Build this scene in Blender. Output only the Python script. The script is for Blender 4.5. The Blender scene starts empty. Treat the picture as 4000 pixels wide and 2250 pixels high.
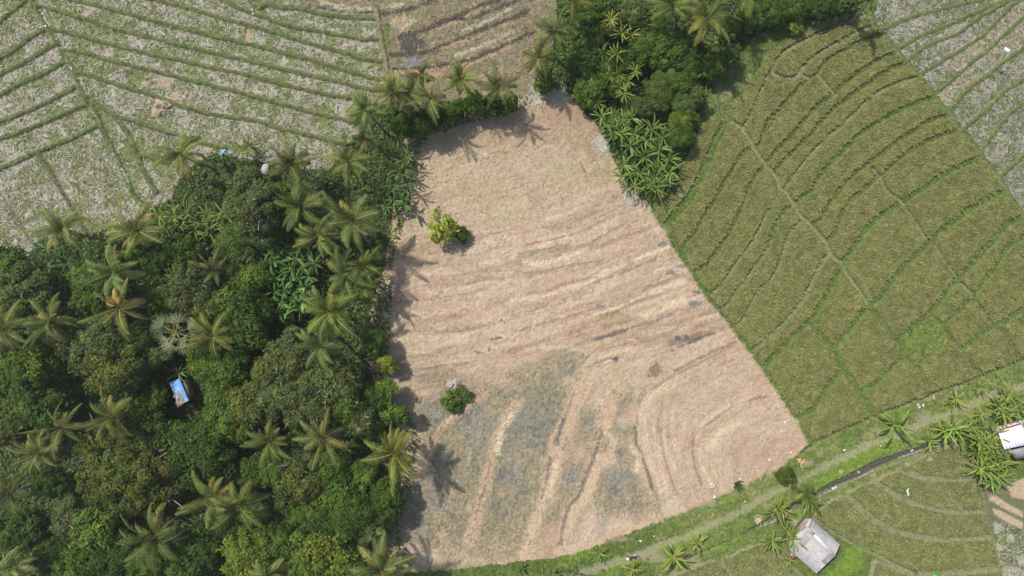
import bpy, math, random
import numpy as np
from mathutils import Vector

# ------------------------------------------------------------------ basics
SC = 28.0            # photo pixels per metre on the ground
CAMH = 95.0          # flying height of the drone
SCN = bpy.context.scene
COL = SCN.collection
rs = np.random.default_rng(11)
random.seed(5)


def W(u, v, z=0.0):
    """ground position of what shows at photo pixel (u, v) when it stands z metres high"""
    k = (CAMH - z) / CAMH
    return ((u - 2000) / SC * k, (1125 - v) / SC * k, z)


ORG = {1: (0, 0), 2: (1000, 0), 3: (2000, 0), 4: (3000, 0), 5: (0, 750), 6: (1000, 750), 7: (2000, 750), 8: (3000, 750),
       9: (0, 1500), 10: (1000, 1500), 11: (2000, 1500), 12: (3000, 1500)}


def T(t, s):
    """survey points: tile number and 'x,y x,y ...' read in that tile; tile 0 is the overview"""
    out = []
    for w in s.split():
        x, y = w.split(',')
        x, y = float(x), float(y)
        if t == 0:
            out.append((x / .644, y / .644))
        else:
            ox, oy = ORG[t]
            out.append((ox + x / 1.932, oy + y / 1.932))
    return out


def ext(p, far=600):
    """carry a line that leaves the photo on beyond its edge"""
    p = list(p)

    def edge(q):
        return q[0] < 12 or q[0] > 3988 or q[1] < 12 or q[1] > 2238

    if edge(p[0]):
        a, b = np.array(p[0]), np.array(p[1])
        d = (a - b) / np.linalg.norm(a - b)
        p.insert(0, tuple(a + d * far))
    if edge(p[-1]):
        a, b = np.array(p[-1]), np.array(p[-2])
        d = (a - b) / np.linalg.norm(a - b)
        p.append(tuple(a + d * far))
    return p


def smooth_line(p, n=4):
    """Catmull-Rom through the points"""
    if len(p) < 3:
        return p
    q = [p[0]] + list(p) + [p[-1]]
    out = []
    for i in range(1, len(q) - 2):
        p0, p1, p2, p3 = [np.array(a, float) for a in q[i - 1:i + 3]]
        for k in range(n):
            t = k / n
            out.append(tuple(.5 * ((2 * p1) + (p2 - p0) * t + (2 * p0 - 5 * p1 + 4 * p2 - p3) * t * t + (3 * p1 - p0 - 3 * p2 + p3) * t ** 3)))
    out.append(tuple(p[-1]))
    return out


# ------------------------------------------------------------------ scene helpers
def tag(o, label=None, cat=None, group=None, kind=None):
    if label: o['label'] = label
    if cat: o['category'] = cat
    if group: o['group'] = group
    if kind: o['kind'] = kind
    return o


def empty(name, loc, rz=0.0, s=1.0):
    o = bpy.data.objects.new(name, None)
    COL.objects.link(o)
    o.location = loc
    o.rotation_euler = (0, 0, rz)
    o.scale = (s, s, s)
    o.empty_display_size = .3
    return o


def link(name, me, parent=None, loc=(0, 0, 0), rz=0.0):
    o = bpy.data.objects.new(name, me)
    COL.objects.link(o)
    o.parent = parent
    o.location = loc
    o.rotation_euler = (0, 0, rz)
    return o


def mesh_np(name, V, F, C=None, mat=None, smooth=False, wet=None):
    V = np.ascontiguousarray(V, dtype=np.float32)
    F = np.ascontiguousarray(F, dtype=np.int32)
    me = bpy.data.meshes.new(name)
    me.vertices.add(len(V))
    me.vertices.foreach_set('co', V.ravel())
    me.loops.add(F.size)
    me.loops.foreach_set('vertex_index', F.ravel())
    me.polygons.add(len(F))
    me.polygons.foreach_set('loop_start', np.arange(0, F.size, F.shape[1], dtype=np.int32))
    if smooth:
        me.polygons.foreach_set('use_smooth', np.ones(len(F), dtype=bool))
    me.update(calc_edges=True)
    if C is not None:
        a = me.attributes.new('Col', 'FLOAT_COLOR', 'POINT')
        rgba = np.ones((len(V), 4), dtype=np.float32)
        rgba[:, :3] = np.clip(C, 0.002, .95)
        a.data.foreach_set('color', rgba.ravel())
    if wet is not None:
        a = me.attributes.new('Wet', 'FLOAT', 'POINT')
        a.data.foreach_set('value', np.ascontiguousarray(wet, dtype=np.float32))
    if mat: me.materials.append(mat)
    return me


class MB:
    """collects strips, tubes, boxes and prisms into one mesh of quads with a colour per point"""

    def __init__(self):
        self.V, self.F, self.C, self.n = [], [], [], 0

    def add(self, V, F, C):
        V = np.asarray(V, float).reshape(-1, 3)
        C = np.broadcast_to(np.asarray(C, float), (len(V), 3))
        self.V.append(V)
        self.F.append(np.asarray(F, int) + self.n)
        self.C.append(C)
        self.n += len(V)

    def strips(self, P, S, C):
        n, m, _ = P.shape
        V = np.stack([P - S, P + S], 2).reshape(-1, 3)
        b = (np.arange(n) * m * 2)[:, None] + (np.arange(m - 1) * 2)[None]
        F = np.stack([b, b + 1, b + 3, b + 2], -1).reshape(-1, 4)
        C = np.asarray(C, float)
        if C.ndim == 1: C = np.broadcast_to(C, (n, m, 2, 3))
        elif C.ndim == 2: C = np.broadcast_to(C[:, None, None, :], (n, m, 2, 3))
        else: C = np.broadcast_to(C[:, :, None, :], (n, m, 2, 3))
        self.add(V, F, C.reshape(-1, 3))

    def tube(self, pts, rad, col, sides=6, cap=True):
        pts = np.asarray(pts, float)
        m = len(pts)
        rad = np.broadcast_to(np.asarray(rad, float), (m,))
        tg = np.gradient(pts, axis=0)
        tg /= np.linalg.norm(tg, axis=1, keepdims=True) + 1e-9
        ref = np.where(np.abs(tg[:, 2:3]) > .9, np.array([[1., 0, 0]]), np.array([[0, 0, 1.]]))
        a = np.cross(tg, ref); a /= np.linalg.norm(a, axis=1, keepdims=True) + 1e-9
        b = np.cross(tg, a)
        th = np.arange(sides) * 2 * np.pi / sides
        V = pts[:, None] + rad[:, None, None] * (np.cos(th)[None, :, None] * a[:, None] + np.sin(th)[None, :, None] * b[:, None])
        i = np.arange(m - 1)[:, None] * sides
        j = np.arange(sides)[None]
        F = np.stack([i + j, i + (j + 1) % sides, i + sides + (j + 1) % sides, i + sides + j], -1).reshape(-1, 4)
        V = V.reshape(-1, 3)
        if cap and sides % 2 == 0:
            e = []
            for o in (0, (m - 1) * sides):
                for k in range(1, sides - 1, 2):
                    e.append([o, o + k, o + k + 1, o + (k + 2) % sides] if k + 2 <= sides else [o, o + k, o + k + 1, o])
            F = np.concatenate([F, np.array(e)])
        self.add(V, F, col)

    def hexa(self, p, col):
        """eight corners: bottom four, then top four"""
        F = [[3, 2, 1, 0], [4, 5, 6, 7], [0, 1, 5, 4], [1, 2, 6, 5], [2, 3, 7, 6], [3, 0, 4, 7]]
        self.add(p, F, col)

    def box(self, c, d, col, rz=0.0):
        x, y, z = [q / 2 for q in d]
        cs, sn = math.cos(rz), math.sin(rz)
        p = []
        for zz in (-z, z):
            for xx, yy in ((-x, -y), (x, -y), (x, y), (-x, y)):
                p.append((c[0] + xx * cs - yy * sn, c[1] + xx * sn + yy * cs, c[2] + zz))
        self.hexa(p, col)

    def slab(self, quad, th, col):
        """sheet with thickness under four corners"""
        q = [tuple(a) for a in quad]
        self.hexa([(a[0], a[1], a[2] - th) for a in q] + q, col)

    def arrays(self):
        return np.concatenate(self.V), np.concatenate(self.F), np.concatenate(self.C)

    def mesh(self, name, mat, smooth=False):
        V, F, C = self.arrays()
        return mesh_np(name, V, F, C, mat, smooth)

    def build(self, name, mat, parent=None, smooth=False, loc=(0, 0, 0)):
        return link(name, self.mesh(name, mat, smooth), parent, loc)


# ------------------------------------------------------------------ materials
def node_mat(name):
    m = bpy.data.materials.new(name)
    m.use_nodes = True
    nt = m.node_tree
    for n in list(nt.nodes): nt.nodes.remove(n)
    out = nt.nodes.new('ShaderNodeOutputMaterial')
    return m, nt, out


def mat_soil(name, s1, s2, amp, bump, rough=.95):
    """colour of the place x fine grain; wet spots get a shine"""
    m, nt, out = node_mat(name)
    N = nt.nodes.new
    L = nt.links.new
    col = N('ShaderNodeAttribute'); col.attribute_name = 'Col'
    wet = N('ShaderNodeAttribute'); wet.attribute_name = 'Wet'
    geo = N('ShaderNodeNewGeometry')
    n1 = N('ShaderNodeTexNoise'); n1.inputs['Scale'].default_value = s1; n1.inputs['Detail'].default_value = 4; n1.inputs['Roughness'].default_value = .7
    n2 = N('ShaderNodeTexNoise'); n2.inputs['Scale'].default_value = s2; n2.inputs['Detail'].default_value = 3
    n2.inputs['Distortion'].default_value = 1.5
    L(geo.outputs['Position'], n1.inputs['Vector']); L(geo.outputs['Position'], n2.inputs['Vector'])
    ad = N('ShaderNodeMath'); ad.operation = 'ADD'
    L(n1.outputs['Fac'], ad.inputs[0]); L(n2.outputs['Fac'], ad.inputs[1])
    mr = N('ShaderNodeMapRange')
    mr.inputs['From Min'].default_value = .65; mr.inputs['From Max'].default_value = 1.35
    mr.inputs['To Min'].default_value = 1 - amp; mr.inputs['To Max'].default_value = 1 + amp
    L(ad.outputs[0], mr.inputs['Value'])
    mul = N('ShaderNodeVectorMath'); mul.operation = 'SCALE'
    L(col.outputs['Color'], mul.inputs[0]); L(mr.outputs[0], mul.inputs['Scale'])
    b = N('ShaderNodeBsdfPrincipled')
    L(mul.outputs[0], b.inputs['Base Color'])
    r = N('ShaderNodeMapRange'); r.inputs['To Min'].default_value = rough; r.inputs['To Max'].default_value = .12
    L(wet.outputs['Fac'], r.inputs['Value']); L(r.outputs[0], b.inputs['Roughness'])
    b.inputs['Specular IOR Level'].default_value = .25
    bp = N('ShaderNodeBump'); bp.inputs['Strength'].default_value = bump; bp.inputs['Distance'].default_value = .12
    L(ad.outputs[0], bp.inputs['Height']); L(bp.outputs[0], b.inputs['Normal'])
    L(b.outputs[0], out.inputs[0])
    return m


def mat_leaf(name, trans=.3, rough=.5, spec=.3, scale=1.3, amp=.25):
    m, nt, out = node_mat(name)
    N = nt.nodes.new
    L = nt.links.new
    col = N('ShaderNodeAttribute'); col.attribute_name = 'Col'
    inf = N('ShaderNodeObjectInfo')
    geo = N('ShaderNodeNewGeometry')
    no = N('ShaderNodeTexNoise'); no.inputs['Scale'].default_value = scale; no.inputs['Detail'].default_value = 3
    L(geo.outputs['Position'], no.inputs['Vector'])
    mr = N('ShaderNodeMapRange'); mr.inputs['From Min'].default_value = .3; mr.inputs['From Max'].default_value = .7
    mr.inputs['To Min'].default_value = 1 - amp; mr.inputs['To Max'].default_value = 1 + amp
    L(no.outputs['Fac'], mr.inputs['Value'])
    mx = N('ShaderNodeVectorMath'); mx.operation = 'MULTIPLY'
    L(col.outputs['Color'], mx.inputs[0]); L(inf.outputs['Color'], mx.inputs[1])
    sc = N('ShaderNodeVectorMath'); sc.operation = 'SCALE'
    L(mx.outputs[0], sc.inputs[0]); L(mr.outputs[0], sc.inputs['Scale'])
    b = N('ShaderNodeBsdfPrincipled')
    L(sc.outputs[0], b.inputs['Base Color'])
    b.inputs['Roughness'].default_value = rough
    b.inputs['Specular IOR Level'].default_value = spec
    t = N('ShaderNodeBsdfTranslucent')
    tc = N('ShaderNodeVectorMath'); tc.operation = 'MULTIPLY'; tc.inputs[1].default_value = (1.25, 1.25, .6)
    L(sc.outputs[0], tc.inputs[0]); L(tc.outputs[0], t.inputs['Color'])
    mixs = N('ShaderNodeMixShader'); mixs.inputs[0].default_value = trans
    L(b.outputs[0], mixs.inputs[1]); L(t.outputs[0], mixs.inputs[2])
    L(mixs.outputs[0], out.inputs[0])
    return m


def mat_plain(name, rough=.7, spec=.3, scale=3., amp=.15, metal=0.0, wave=None):
    m, nt, out = node_mat(name)
    N = nt.nodes.new
    L = nt.links.new
    col = N('ShaderNodeAttribute'); col.attribute_name = 'Col'
    tc = N('ShaderNodeTexCoord')
    no = N('ShaderNodeTexNoise'); no.inputs['Scale'].default_value = scale; no.inputs['Detail'].default_value = 6
    L(tc.outputs['Object'], no.inputs['Vector'])
    mr = N('ShaderNodeMapRange'); mr.inputs['From Min'].default_value = .3; mr.inputs['From Max'].default_value = .7
    mr.inputs['To Min'].default_value = 1 - amp; mr.inputs['To Max'].default_value = 1 + amp
    L(no.outputs['Fac'], mr.inputs['Value'])
    sc = N('ShaderNodeVectorMath'); sc.operation = 'SCALE'
    L(col.outputs['Color'], sc.inputs[0]); L(mr.outputs[0], sc.inputs['Scale'])
    b = N('ShaderNodeBsdfPrincipled')
    L(sc.outputs[0], b.inputs['Base Color'])
    b.inputs['Roughness'].default_value = rough
    b.inputs['Specular IOR Level'].default_value = spec
    b.inputs['Metallic'].default_value = metal
    bp = N('ShaderNodeBump'); bp.inputs['Strength'].default_value = .3; bp.inputs['Distance'].default_value = .02
    L(no.outputs['Fac'], bp.inputs['Height']); L(bp.outputs[0], b.inputs['Normal'])
    L(b.outputs[0], out.inputs[0])
    return m


M_SOIL = mat_soil('dry_field_soil', 2.2, 9.0, .30, .5)
M_TURF = mat_soil('turf', 2.5, 8.0, .38, .6)
M_CROP = mat_leaf('ripening_rice', .2, .75, .15, 1.0, .22)
M_STRAW = mat_leaf('straw', .1, .8, .15, .8, .15)
M_GRASS = mat_leaf('grass_blades', .25, .7, .2, .9, .25)
M_LEAF = mat_leaf('tree_leaves', .25, .6, .14, .9, .28)
M_PALM = mat_leaf('palm_fronds', .22, .6, .2, 1.2, .2)
M_BANANA = mat_leaf('banana_leaves', .28, .45, .25, 1.5, .2)
M_BARK = mat_plain('bark', .9, .2, 4., .35)
M_STONE = mat_plain('stone', .9, .2, 3., .25)
M_ROOF = mat_plain('roof_sheets', .75, .3, 2.2, .14)
M_PAINT = mat_plain('paint', .35, .5, 2., .06)
M_RUBBER = mat_plain('rubber', .8, .3, 6., .1)
M_PLASTIC = mat_plain('plastic', .45, .45, 4., .08)
M_WALL = mat_plain('plaster', .9, .2, 2., .15)


def mat_water():
    m, nt, out = node_mat('ditch_water')
    N = nt.nodes.new
    L = nt.links.new
    geo = N('ShaderNodeNewGeometry')
    no = N('ShaderNodeTexNoise'); no.inputs['Scale'].default_value = 1.2; no.inputs['Detail'].default_value = 4
    L(geo.outputs['Position'], no.inputs['Vector'])
    rp = N('ShaderNodeValToRGB')
    rp.color_ramp.elements[0].color = (.040, .041, .034, 1); rp.color_ramp.elements[1].color = (.085, .083, .070, 1)
    L(no.outputs['Fac'], rp.inputs[0])
    b = N('ShaderNodeBsdfPrincipled')
    L(rp.outputs[0], b.inputs['Base Color'])
    b.inputs['Roughness'].default_value = .25
    n2 = N('ShaderNodeTexNoise'); n2.inputs['Scale'].default_value = 9
    L(geo.outputs['Position'], n2.inputs['Vector'])
    bp = N('ShaderNodeBump'); bp.inputs['Strength'].default_value = .25; bp.inputs['Distance'].default_value = .05
    L(n2.outputs['Fac'], bp.inputs['Height']); L(bp.outputs[0], b.inputs['Normal'])
    L(b.outputs[0], out.inputs[0])
    return m


M_WATER = mat_water()

# ------------------------------------------------------------------ the ground: one fine sheet, cut into the fields by their outlines
STEP = 4.4
gu = np.arange(-420, 4421, STEP, dtype=np.float32)
gv = np.arange(-420, 2671, STEP, dtype=np.float32)
NX, NY = len(gu), len(gv)
GU, GV = np.meshgrid(gu, gv)


def samp(A, u, v):
    i = np.clip(np.rint((np.asarray(u) - gu[0]) / STEP).astype(int), 0, NX - 1)
    j = np.clip(np.rint((np.asarray(v) - gv[0]) / STEP).astype(int), 0, NY - 1)
    return A[j, i]


def noise(scale, seed, sy=None):
    sy = sy or scale
    r = np.random.default_rng(seed)
    fx = (gu - gu[0]) / scale
    fy = (gv - gv[0]) / sy
    L = r.random((int(fy[-1]) + 3, int(fx[-1]) + 3)).astype(np.float32)
    ix, iy = fx.astype(int), fy.astype(int)
    tx, ty = fx - ix, fy - iy
    tx, ty = (tx * tx * (3 - 2 * tx))[None], (ty * ty * (3 - 2 * ty))[:, None]
    a, b = L[iy][:, ix], L[iy][:, ix + 1]
    c, d = L[iy + 1][:, ix], L[iy + 1][:, ix + 1]
    return (a * (1 - tx) + b * tx) * (1 - ty) + (c * (1 - tx) + d * tx) * ty


def fbm(scale, seed, n=3):
    o, w, s = 0, 1.0, 0
    for k in range(n):
        o = o + w * noise(scale / 2 ** k, seed + 17 * k)
        s += w
        w *= .6
    return o / s


def inside(p):
    x, y = GU, GV
    m = np.zeros(GU.shape, bool)
    n = len(p)
    for i in range(n):
        (x1, y1), (x2, y2) = p[i], p[(i + 1) % n]
        if y1 == y2: continue
        c = ((y1 > y) != (y2 > y)) & (x < (x2 - x1) * (y - y1) / (y2 - y1) + x1)
        m ^= c
    return m


def dline(p, R=140, D=None):
    if D is None: D = np.full(GU.shape, 1e3, np.float32)
    for (x1, y1), (x2, y2) in zip(p[:-1], p[1:]):
        i0 = max(0, int((min(x1, x2) - R - gu[0]) / STEP)); i1 = min(NX, int((max(x1, x2) + R - gu[0]) / STEP) + 2)
        j0 = max(0, int((min(y1, y2) - R - gv[0]) / STEP)); j1 = min(NY, int((max(y1, y2) + R - gv[0]) / STEP) + 2)
        if i1 <= i0 or j1 <= j0: continue
        X, Y = GU[j0:j1, i0:i1], GV[j0:j1, i0:i1]
        dx, dy = x2 - x1, y2 - y1
        t = np.clip(((X - x1) * dx + (Y - y1) * dy) / (dx * dx + dy * dy + 1e-6), 0, 1)
        d = np.hypot(X - x1 - t * dx, Y - y1 - t * dy)
        np.minimum(D[j0:j1, i0:i1], d, out=D[j0:j1, i0:i1])
    return D


def ss(a, b, x):
    t = np.clip((x - a) / (b - a), 0, 1)
    return t * t * (3 - 2 * t)


n300, n120, n60, n25, n10 = fbm(300, 1), fbm(120, 2), fbm(60, 3), fbm(25, 4), noise(9, 5)
white = np.random.default_rng(6).random(GU.shape).astype(np.float32)

# ---- outlines
P_NW = [(-900, -900), (1150, -900), (1165, 25), (1475, 66), (1490, 150), (1515, 310), (1500, 420), (1380, 560), (1300, 660), (1100, 680), (900, 640),
        (740, 760), (660, 860), (350, 980), (170, 1020), (110, 1060), (-900, 1060)]
P_TOP = [(1165, -900), (2230, -900), (2200, 30), (2170, 220), (2110, 345), (1960, 420), (1800, 450), (1640, 460), (1500, 440), (1515, 320), (1490, 150), (1475, 66), (1165, 25)]
P_MID = T(0, '1390,222 1440,250 1480,292 1505,320 1530,372 1558,430 1590,492 1625,500 1650,550 1700,630 1770,740 1830,812 1890,892 1960,992 2037,1117 1960,1180 '
             '1850,1232 1730,1285 1600,1335 1480,1382 1400,1402 1330,1408 1240,1420 1100,1436 960,1440 940,1330 960,1200 1000,1110 960,1030 930,920 930,780 '
             '960,700 980,600 990,500 1000,400 1020,340 1100,300 1250,265')
P_RICE = [(3388, 45), (3404, 93), (3440, 129), (3497, 202), (3538, 248), (3585, 300), (3642, 373), (3699, 445), (3750, 512), (3818, 595), (3895, 699),
          (3926, 745), (3968, 812), (4000, 860), (4200, 1150), (4260, 1290), (4000, 1400), (3854, 1457), (3761, 1498), (3673, 1524), (3595, 1550), (3517, 1586),
          (3414, 1622), (3331, 1658), (3233, 1700), (3173, 1730), (3103, 1635), (3000, 1464), (2932, 1371), (2859, 1283), (2807, 1211), (2766, 1154),
          (2690, 1050), (2660, 978), (2590, 890), (2540, 815), (2640, 735), (2660, 640), (2710, 540), (2740, 470), (2790, 450), (2850, 470), (2880, 390), (2950, 260), (3005, 205),
          (3150, 100), (3260, 60)]
P_NE = [(3392, -900), (3395, 40), (3420, 110), (3497, 195), (3545, 246), (3588, 298), (3648, 370), (3706, 444), (3756, 510), (3824, 592), (3900, 696),
        (3934, 740), (3976, 808), (4010, 850), (4220, 1140), (5000, 900), (5000, -900)]
PLOTS = [T(12, '1040,612 1180,535 1400,445 1488,482 1560,620 1575,700 1400,706 1200,696 1085,655'),
         T(12, '822,722 870,684 980,644 1075,688 1200,722 1400,728 1562,716 1620,850 1636,944 1450,956 1250,928 1085,880 940,806 835,742'),
         T(12, '592,812 700,754 780,734 848,784 1000,876 1200,936 1400,972 1640,968 1678,1138 1500,1158 1300,1158 1100,1128 950,1088 800,1008 700,926'),
         T(12, '325,992 480,864 566,834 645,922 780,1044 920,1114 1100,1154 1300,1180 1688,1160 1736,1366 1500,1396 1250,1416 1060,1406 950,1356 820,1286 700,1236 560,1156 425,1070'),
         T(12, '800,1332 950,1392 1060,1432 1260,1440 1500,1424 1746,1398 1800,1600 1900,1900 760,1900 770,1449'),
         T(11, '1180,1449 1340,1392 1480,1330 1530,1326 1600,1400 1640,1449 1700,1700 1900,2100 1000,2100'),
         T(11, '1570,1318 1932,1164 2010,1300 2090,1370 2180,1449 2260,1700 2300,2100 2000,2100 1740,1560 1660,1440')]
P_PADS = [T(12, '1655,800 1720,832 1800,890 1932,962 1932,1020 1800,960 1700,900 1660,880'), T(12, '1680,925 1760,950 1932,1040 1932,1110 1800,1052 1700,985'),
          T(12, '1790,760 1932,700 2100,700 2100,860 1932,880 1830,860'), ]
P_STUB = T(12, '1700,1022 1760,1040 1932,1130 2200,1250 2200,1900 1810,1900 1780,1449 1720,1200')
P_FOREST = T(0, '-300,640 0,655 70,645 100,600 230,590 330,555 430,500 460,430 540,385 640,402 720,425 830,425 895,345 935,290 1000,250 1060,275 1150,270 1300,240 1345,255 '
                '1290,285 1180,310 1075,345 1050,400 1040,450 1030,530 1000,600 985,700 985,780 975,900 985,1010 1040,1055 1060,1110 1040,1180 1020,1260 1010,1330 1010,1380 1060,1449 1060,1800 -300,1800')
P_STRIP = T(0, '1400,-300 2190,-300 2170,25 2100,45 1990,50 1900,90 1850,135 1800,190 1775,250 1752,340 1715,420 1690,478 1620,492 1560,430 1530,370 1500,310 1450,260 1420,218 1350,215 1345,185 1385,130 1400,60')

m_nw, m_top, m_mid, m_rice, m_ne = inside(P_NW), inside(P_TOP), inside(P_MID), inside(P_RICE), inside(P_NE)
m_plots = np.zeros(GU.shape, bool)
for p in PLOTS: m_plots |= inside(p)
m_pads = np.zeros(GU.shape, bool)
for p in P_PADS: m_pads |= inside(p)
m_stub = inside(P_STUB)
m_for, m_strip = inside(P_FOREST), inside(P_STRIP)
m_wood = m_for | m_strip
def rag(m, p, k=10, off=0):
    e = dline(p + p[:1], 60)
    return np.where(m, e, -e) + (n25 - .5) * k + (n10 - .5) * k * .7 > off


m_mid = rag(m_mid, P_MID, 11)
m_rice = rag(m_rice, P_RICE, 8, 7)
m_mid &= ~m_strip
m_rice &= ~m_strip

# ---- field banks (each: centre line, half width in photo pixels)
NW_R = [(1, '1690,0 1780,50 1932,110'), (1, '1180,0 1350,40 1650,130 1932,205'), (1, '560,0 800,60 1050,125 1400,220 1700,295 1932,345'),
        (1, '270,40 400,70 560,120 850,215 1150,285 1500,375 1932,470'), (1, '370,225 500,240 700,300 1000,375 1300,440 1600,510 1932,580'),
        (1, '470,380 600,390 850,460 1200,545 1500,620 1932,730'), (1, '560,545 680,570 900,640 1180,730 1400,810 1650,870 1932,910'),
        (1, '670,770 770,815 900,885 1000,910 1250,990 1500,1070 1700,1115')]
NW_R2 = ['40,110 150,170 350,215 600,260 800,295 940,300', '200,265 450,340 700,410 850,455 980,460', '250,410 500,480 750,555 900,595 980,597',
         '300,545 600,610 800,665 1000,690', '250,650 550,715 750,750 860,790', '250,800 500,865 720,915 800,930', '200,975 450,1030 620,1080 800,1110']
BANKS = []
for i, (t, s) in enumerate(NW_R):
    p = T(t, s)
    if i < 7: p = p + T(2, NW_R2[i])
    BANKS.append((smooth_line(ext(p)), 8.8))
BANKS.append((smooth_line(T(2, '30,60 90,35 180,55 330,62 500,105 700,130 910,135')), 11))
SPINE = smooth_line(ext(T(1, '240,0 300,90 360,205 430,310 490,430 560,545 600,640 660,760 730,870 770,970 850,1130 920,1270 1000,1449') + T(5, '1080,110 1135,225')))
BANKS.append((SPINE, 11))
for s in ('190,0 100,80 0,160', '350,215 250,270 120,370 0,440', '420,330 300,400 150,490 0,565', '480,470 350,540 180,620 0,715', '580,650 450,720 250,820 0,920',
          '660,780 500,850 250,960 0,1050', '730,950 550,1040 280,1150 0,1275'):
    BANKS.append((smooth_line(ext(T(1, s))), 10.5))
BANKS.append((smooth_line(T(1, '285,1150 370,1280 470,1449') + T(5, '560,140 660,330')), 9))
BANKS.append((smooth_line(T(1, '890,900 960,1000 1030,1150 1080,1280 1180,1449')), 11))
BANKS.append((smooth_line(T(1, '1040,1165 1150,1190 1290,1235')), 9))
THIN_NW = [T(1, '1860,210 1840,300'), T(1, '1905,440 1870,590 1820,740 1780,880 1740,1000 1700,1100'), T(1, '1932,420 1905,440')]
GREY_NW = [ext(T(5, '0,0 100,150 180,280 270,430')), ext(T(5, '490,50 350,140 160,240 40,300 0,330')), T(1, '290,1170 370,1300 470,1449') + T(5, '500,50 575,160 665,330'), T(1, '770,940 850,905 900,900')]
NE_B = ['830,240 1050,140 1300,70 1600,0', '970,380 1150,270 1400,170 1640,60 1800,0', '1040,470 1180,350 1420,260 1600,130 1830,0', '1130,570 1280,480 1480,360 1650,240 1800,80 1880,0',
        '1240,720 1400,590 1550,460 1700,340 1932,120', '1350,860 1500,680 1660,560 1800,450 1932,360', '1470,980 1620,850 1750,720 1932,590', '1600,1150 1700,1010 1800,880 1932,770',
        '1740,1340 1850,1240 1932,1160']
for s in NE_B: BANKS.append((smooth_line(ext(T(4, s))), 8.5))
for s in ('760,50 790,180 860,250 965,390 1045,480 1135,580 1245,720 1355,860 1455,990 1585,1150 1735,1350',): BANKS.append((smooth_line(T(4, s) + T(8, '1800,0 1880,120 1932,200')), 13))
BANKS.append((smooth_line(ext(T(2, '905,60 915,110 940,280 970,420 1000,600'))), 12))

# paths between the standing rice: (line, half width, look 0 grass 1 bright grass 2 pale bare)
RP = []


def rp(t, s, w=7, k=0, more=None):
    p = T(t, s)
    if more: p = p + T(*more)
    RP.append((smooth_line(ext(p)), w, k))


rp(4, '755,112 600,162 400,250 250,320 130,390 60,460 22,540', 7, 2)
rp(4, '775,205 650,255 500,340 380,410 270,500 230,560 180,592 90,582 20,550', 7, 2)
rp(4, '840,272 700,315 550,390 430,470 365,565 300,592', 6, 0)
rp(4, '365,565 420,630 490,705', 6, 2)
rp(4, '300,592 235,570', 7, 2)
rp(4, '960,402 800,472 650,572 490,705 350,822 230,962 100,1100 0,1205', 7, 0, (3, '1880,1270 1835,1330 1770,1449'))
rp(7, '1772,0 1720,150 1640,300 1560,420 1470,540 1380,602', 7, 0)
rp(4, '1030,484 900,532 760,622 600,742 480,832 350,982 200,1132 80,1255 30,1305', 7, 0)
rp(4, '1110,594 950,642 800,722 680,832 550,952 400,1082 250,1252 130,1412', 7, 2)
rp(4, '1240,742 1080,792 900,882 760,962 640,1062 520,1182 400,1322 310,1449', 8, 1, (8, '240,50 190,88 110,160 50,260 0,390'))
rp(7, '1932,140 1870,280 1800,400 1720,500 1640,620 1570,710 1490,785', 7, 2)
rp(4, '1350,872 1200,922 1000,1052 830,1182 700,1272 600,1362 530,1449', 8, 0, (8, '460,90 420,160 390,210 325,245'))
rp(4, '1430,992 1280,1032 1100,1122 950,1232 820,1342 700,1449', 8, 0, (8, '600,85 560,160 520,250 490,320 432,375'))
rp(4, '1590,1202 1450,1252 1300,1332 1150,1432', 10, 1, (8, '1000,80 900,150 830,190 740,280 680,370 620,460 555,545 490,680 430,790 370,890 320,965 200,1080 100,1180 0,1280'))
rp(7, '1932,1288 1880,1345', 9, 1)
rp(4, '300,592 200,692 60,852 0,912', 6, 0, (3, '1860,1090 1815,1100'))
rp(4, '0,985 40,910', 3, 2)
rp(3, '1932,560 1850,750 1790,880 1740,972', 5, 2)
rp(3, '1640,920 1700,950 1750,1000 1812,1092 1850,1160 1905,1240', 7, 2, (4, '60,1340 80,1412 130,1449'))
RP[-1] = (smooth_line(RP[-1][0] + T(8, '190,88 240,180 315,245 370,310 430,380 470,470 550,545 570,590 650,700 720,800 755,862')), 8, 2)
rp(3, '1812,1100 1720,1180 1650,1300 1580,1420', 7, 0, (7, '1500,100 1430,200 1380,300 1280,425'))
rp(3, '1900,400 1750,640 1650,830 1560,1020 1480,1200 1370,1449', 15, 1, (7, '1250,150 1140,285'))
rp(8, '240,230 160,320 120,430 90,540 40,640 0,685', 7, 2, (7, '1850,760 1790,880 1730,980 1655,1035'))
rp(7, '1932,420 1850,540 1780,640 1700,740 1640,840 1565,900', 7, 2)
rp(8, '465,470 400,540 340,660 290,770 220,870 150,960 0,1100', 8, 2, (7, '1870,1150 1795,1215'))
rp(8, '1770,0 1600,80 1450,180 1300,300 1210,385 1100,490 1000,590 900,710 830,800 755,862 670,960 590,1060 490,1175', 11, 1)
rp(8, '325,970 390,1080 490,1190 550,1322 640,1440', 10, 1, (12, '700,80 780,215'))
rp(8, '1932,190 1800,240 1700,360 1600,470 1500,580 1420,660 1330,770 1230,900 1100,1000 980,1112', 11, 1)
rp(8, '1932,330 1800,420 1720,550 1640,660 1550,780 1450,880 1330,990 1290,1010', 9, 1)
rp(8, '1932,880 1800,960 1690,1010 1580,1090 1470,1182', 10, 1)
rp(8, '1010,90 1100,220 1190,362', 5, 2)
rp(4, '780,1270 830,1332 900,1449', 5, 2, (8, '960,40 1005,85'))
rp(8, '1250,400 1340,540 1420,645', 5, 2)
rp(8, '1450,690 1540,772', 5, 2)
rp(8, '1550,810 1640,930 1690,1005 1770,1050 1840,1170 1895,1255', 6, 0)
rp(8, '1320,1020 1380,1110 1455,1190 1520,1290 1595,1365', 7, 0)
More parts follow.
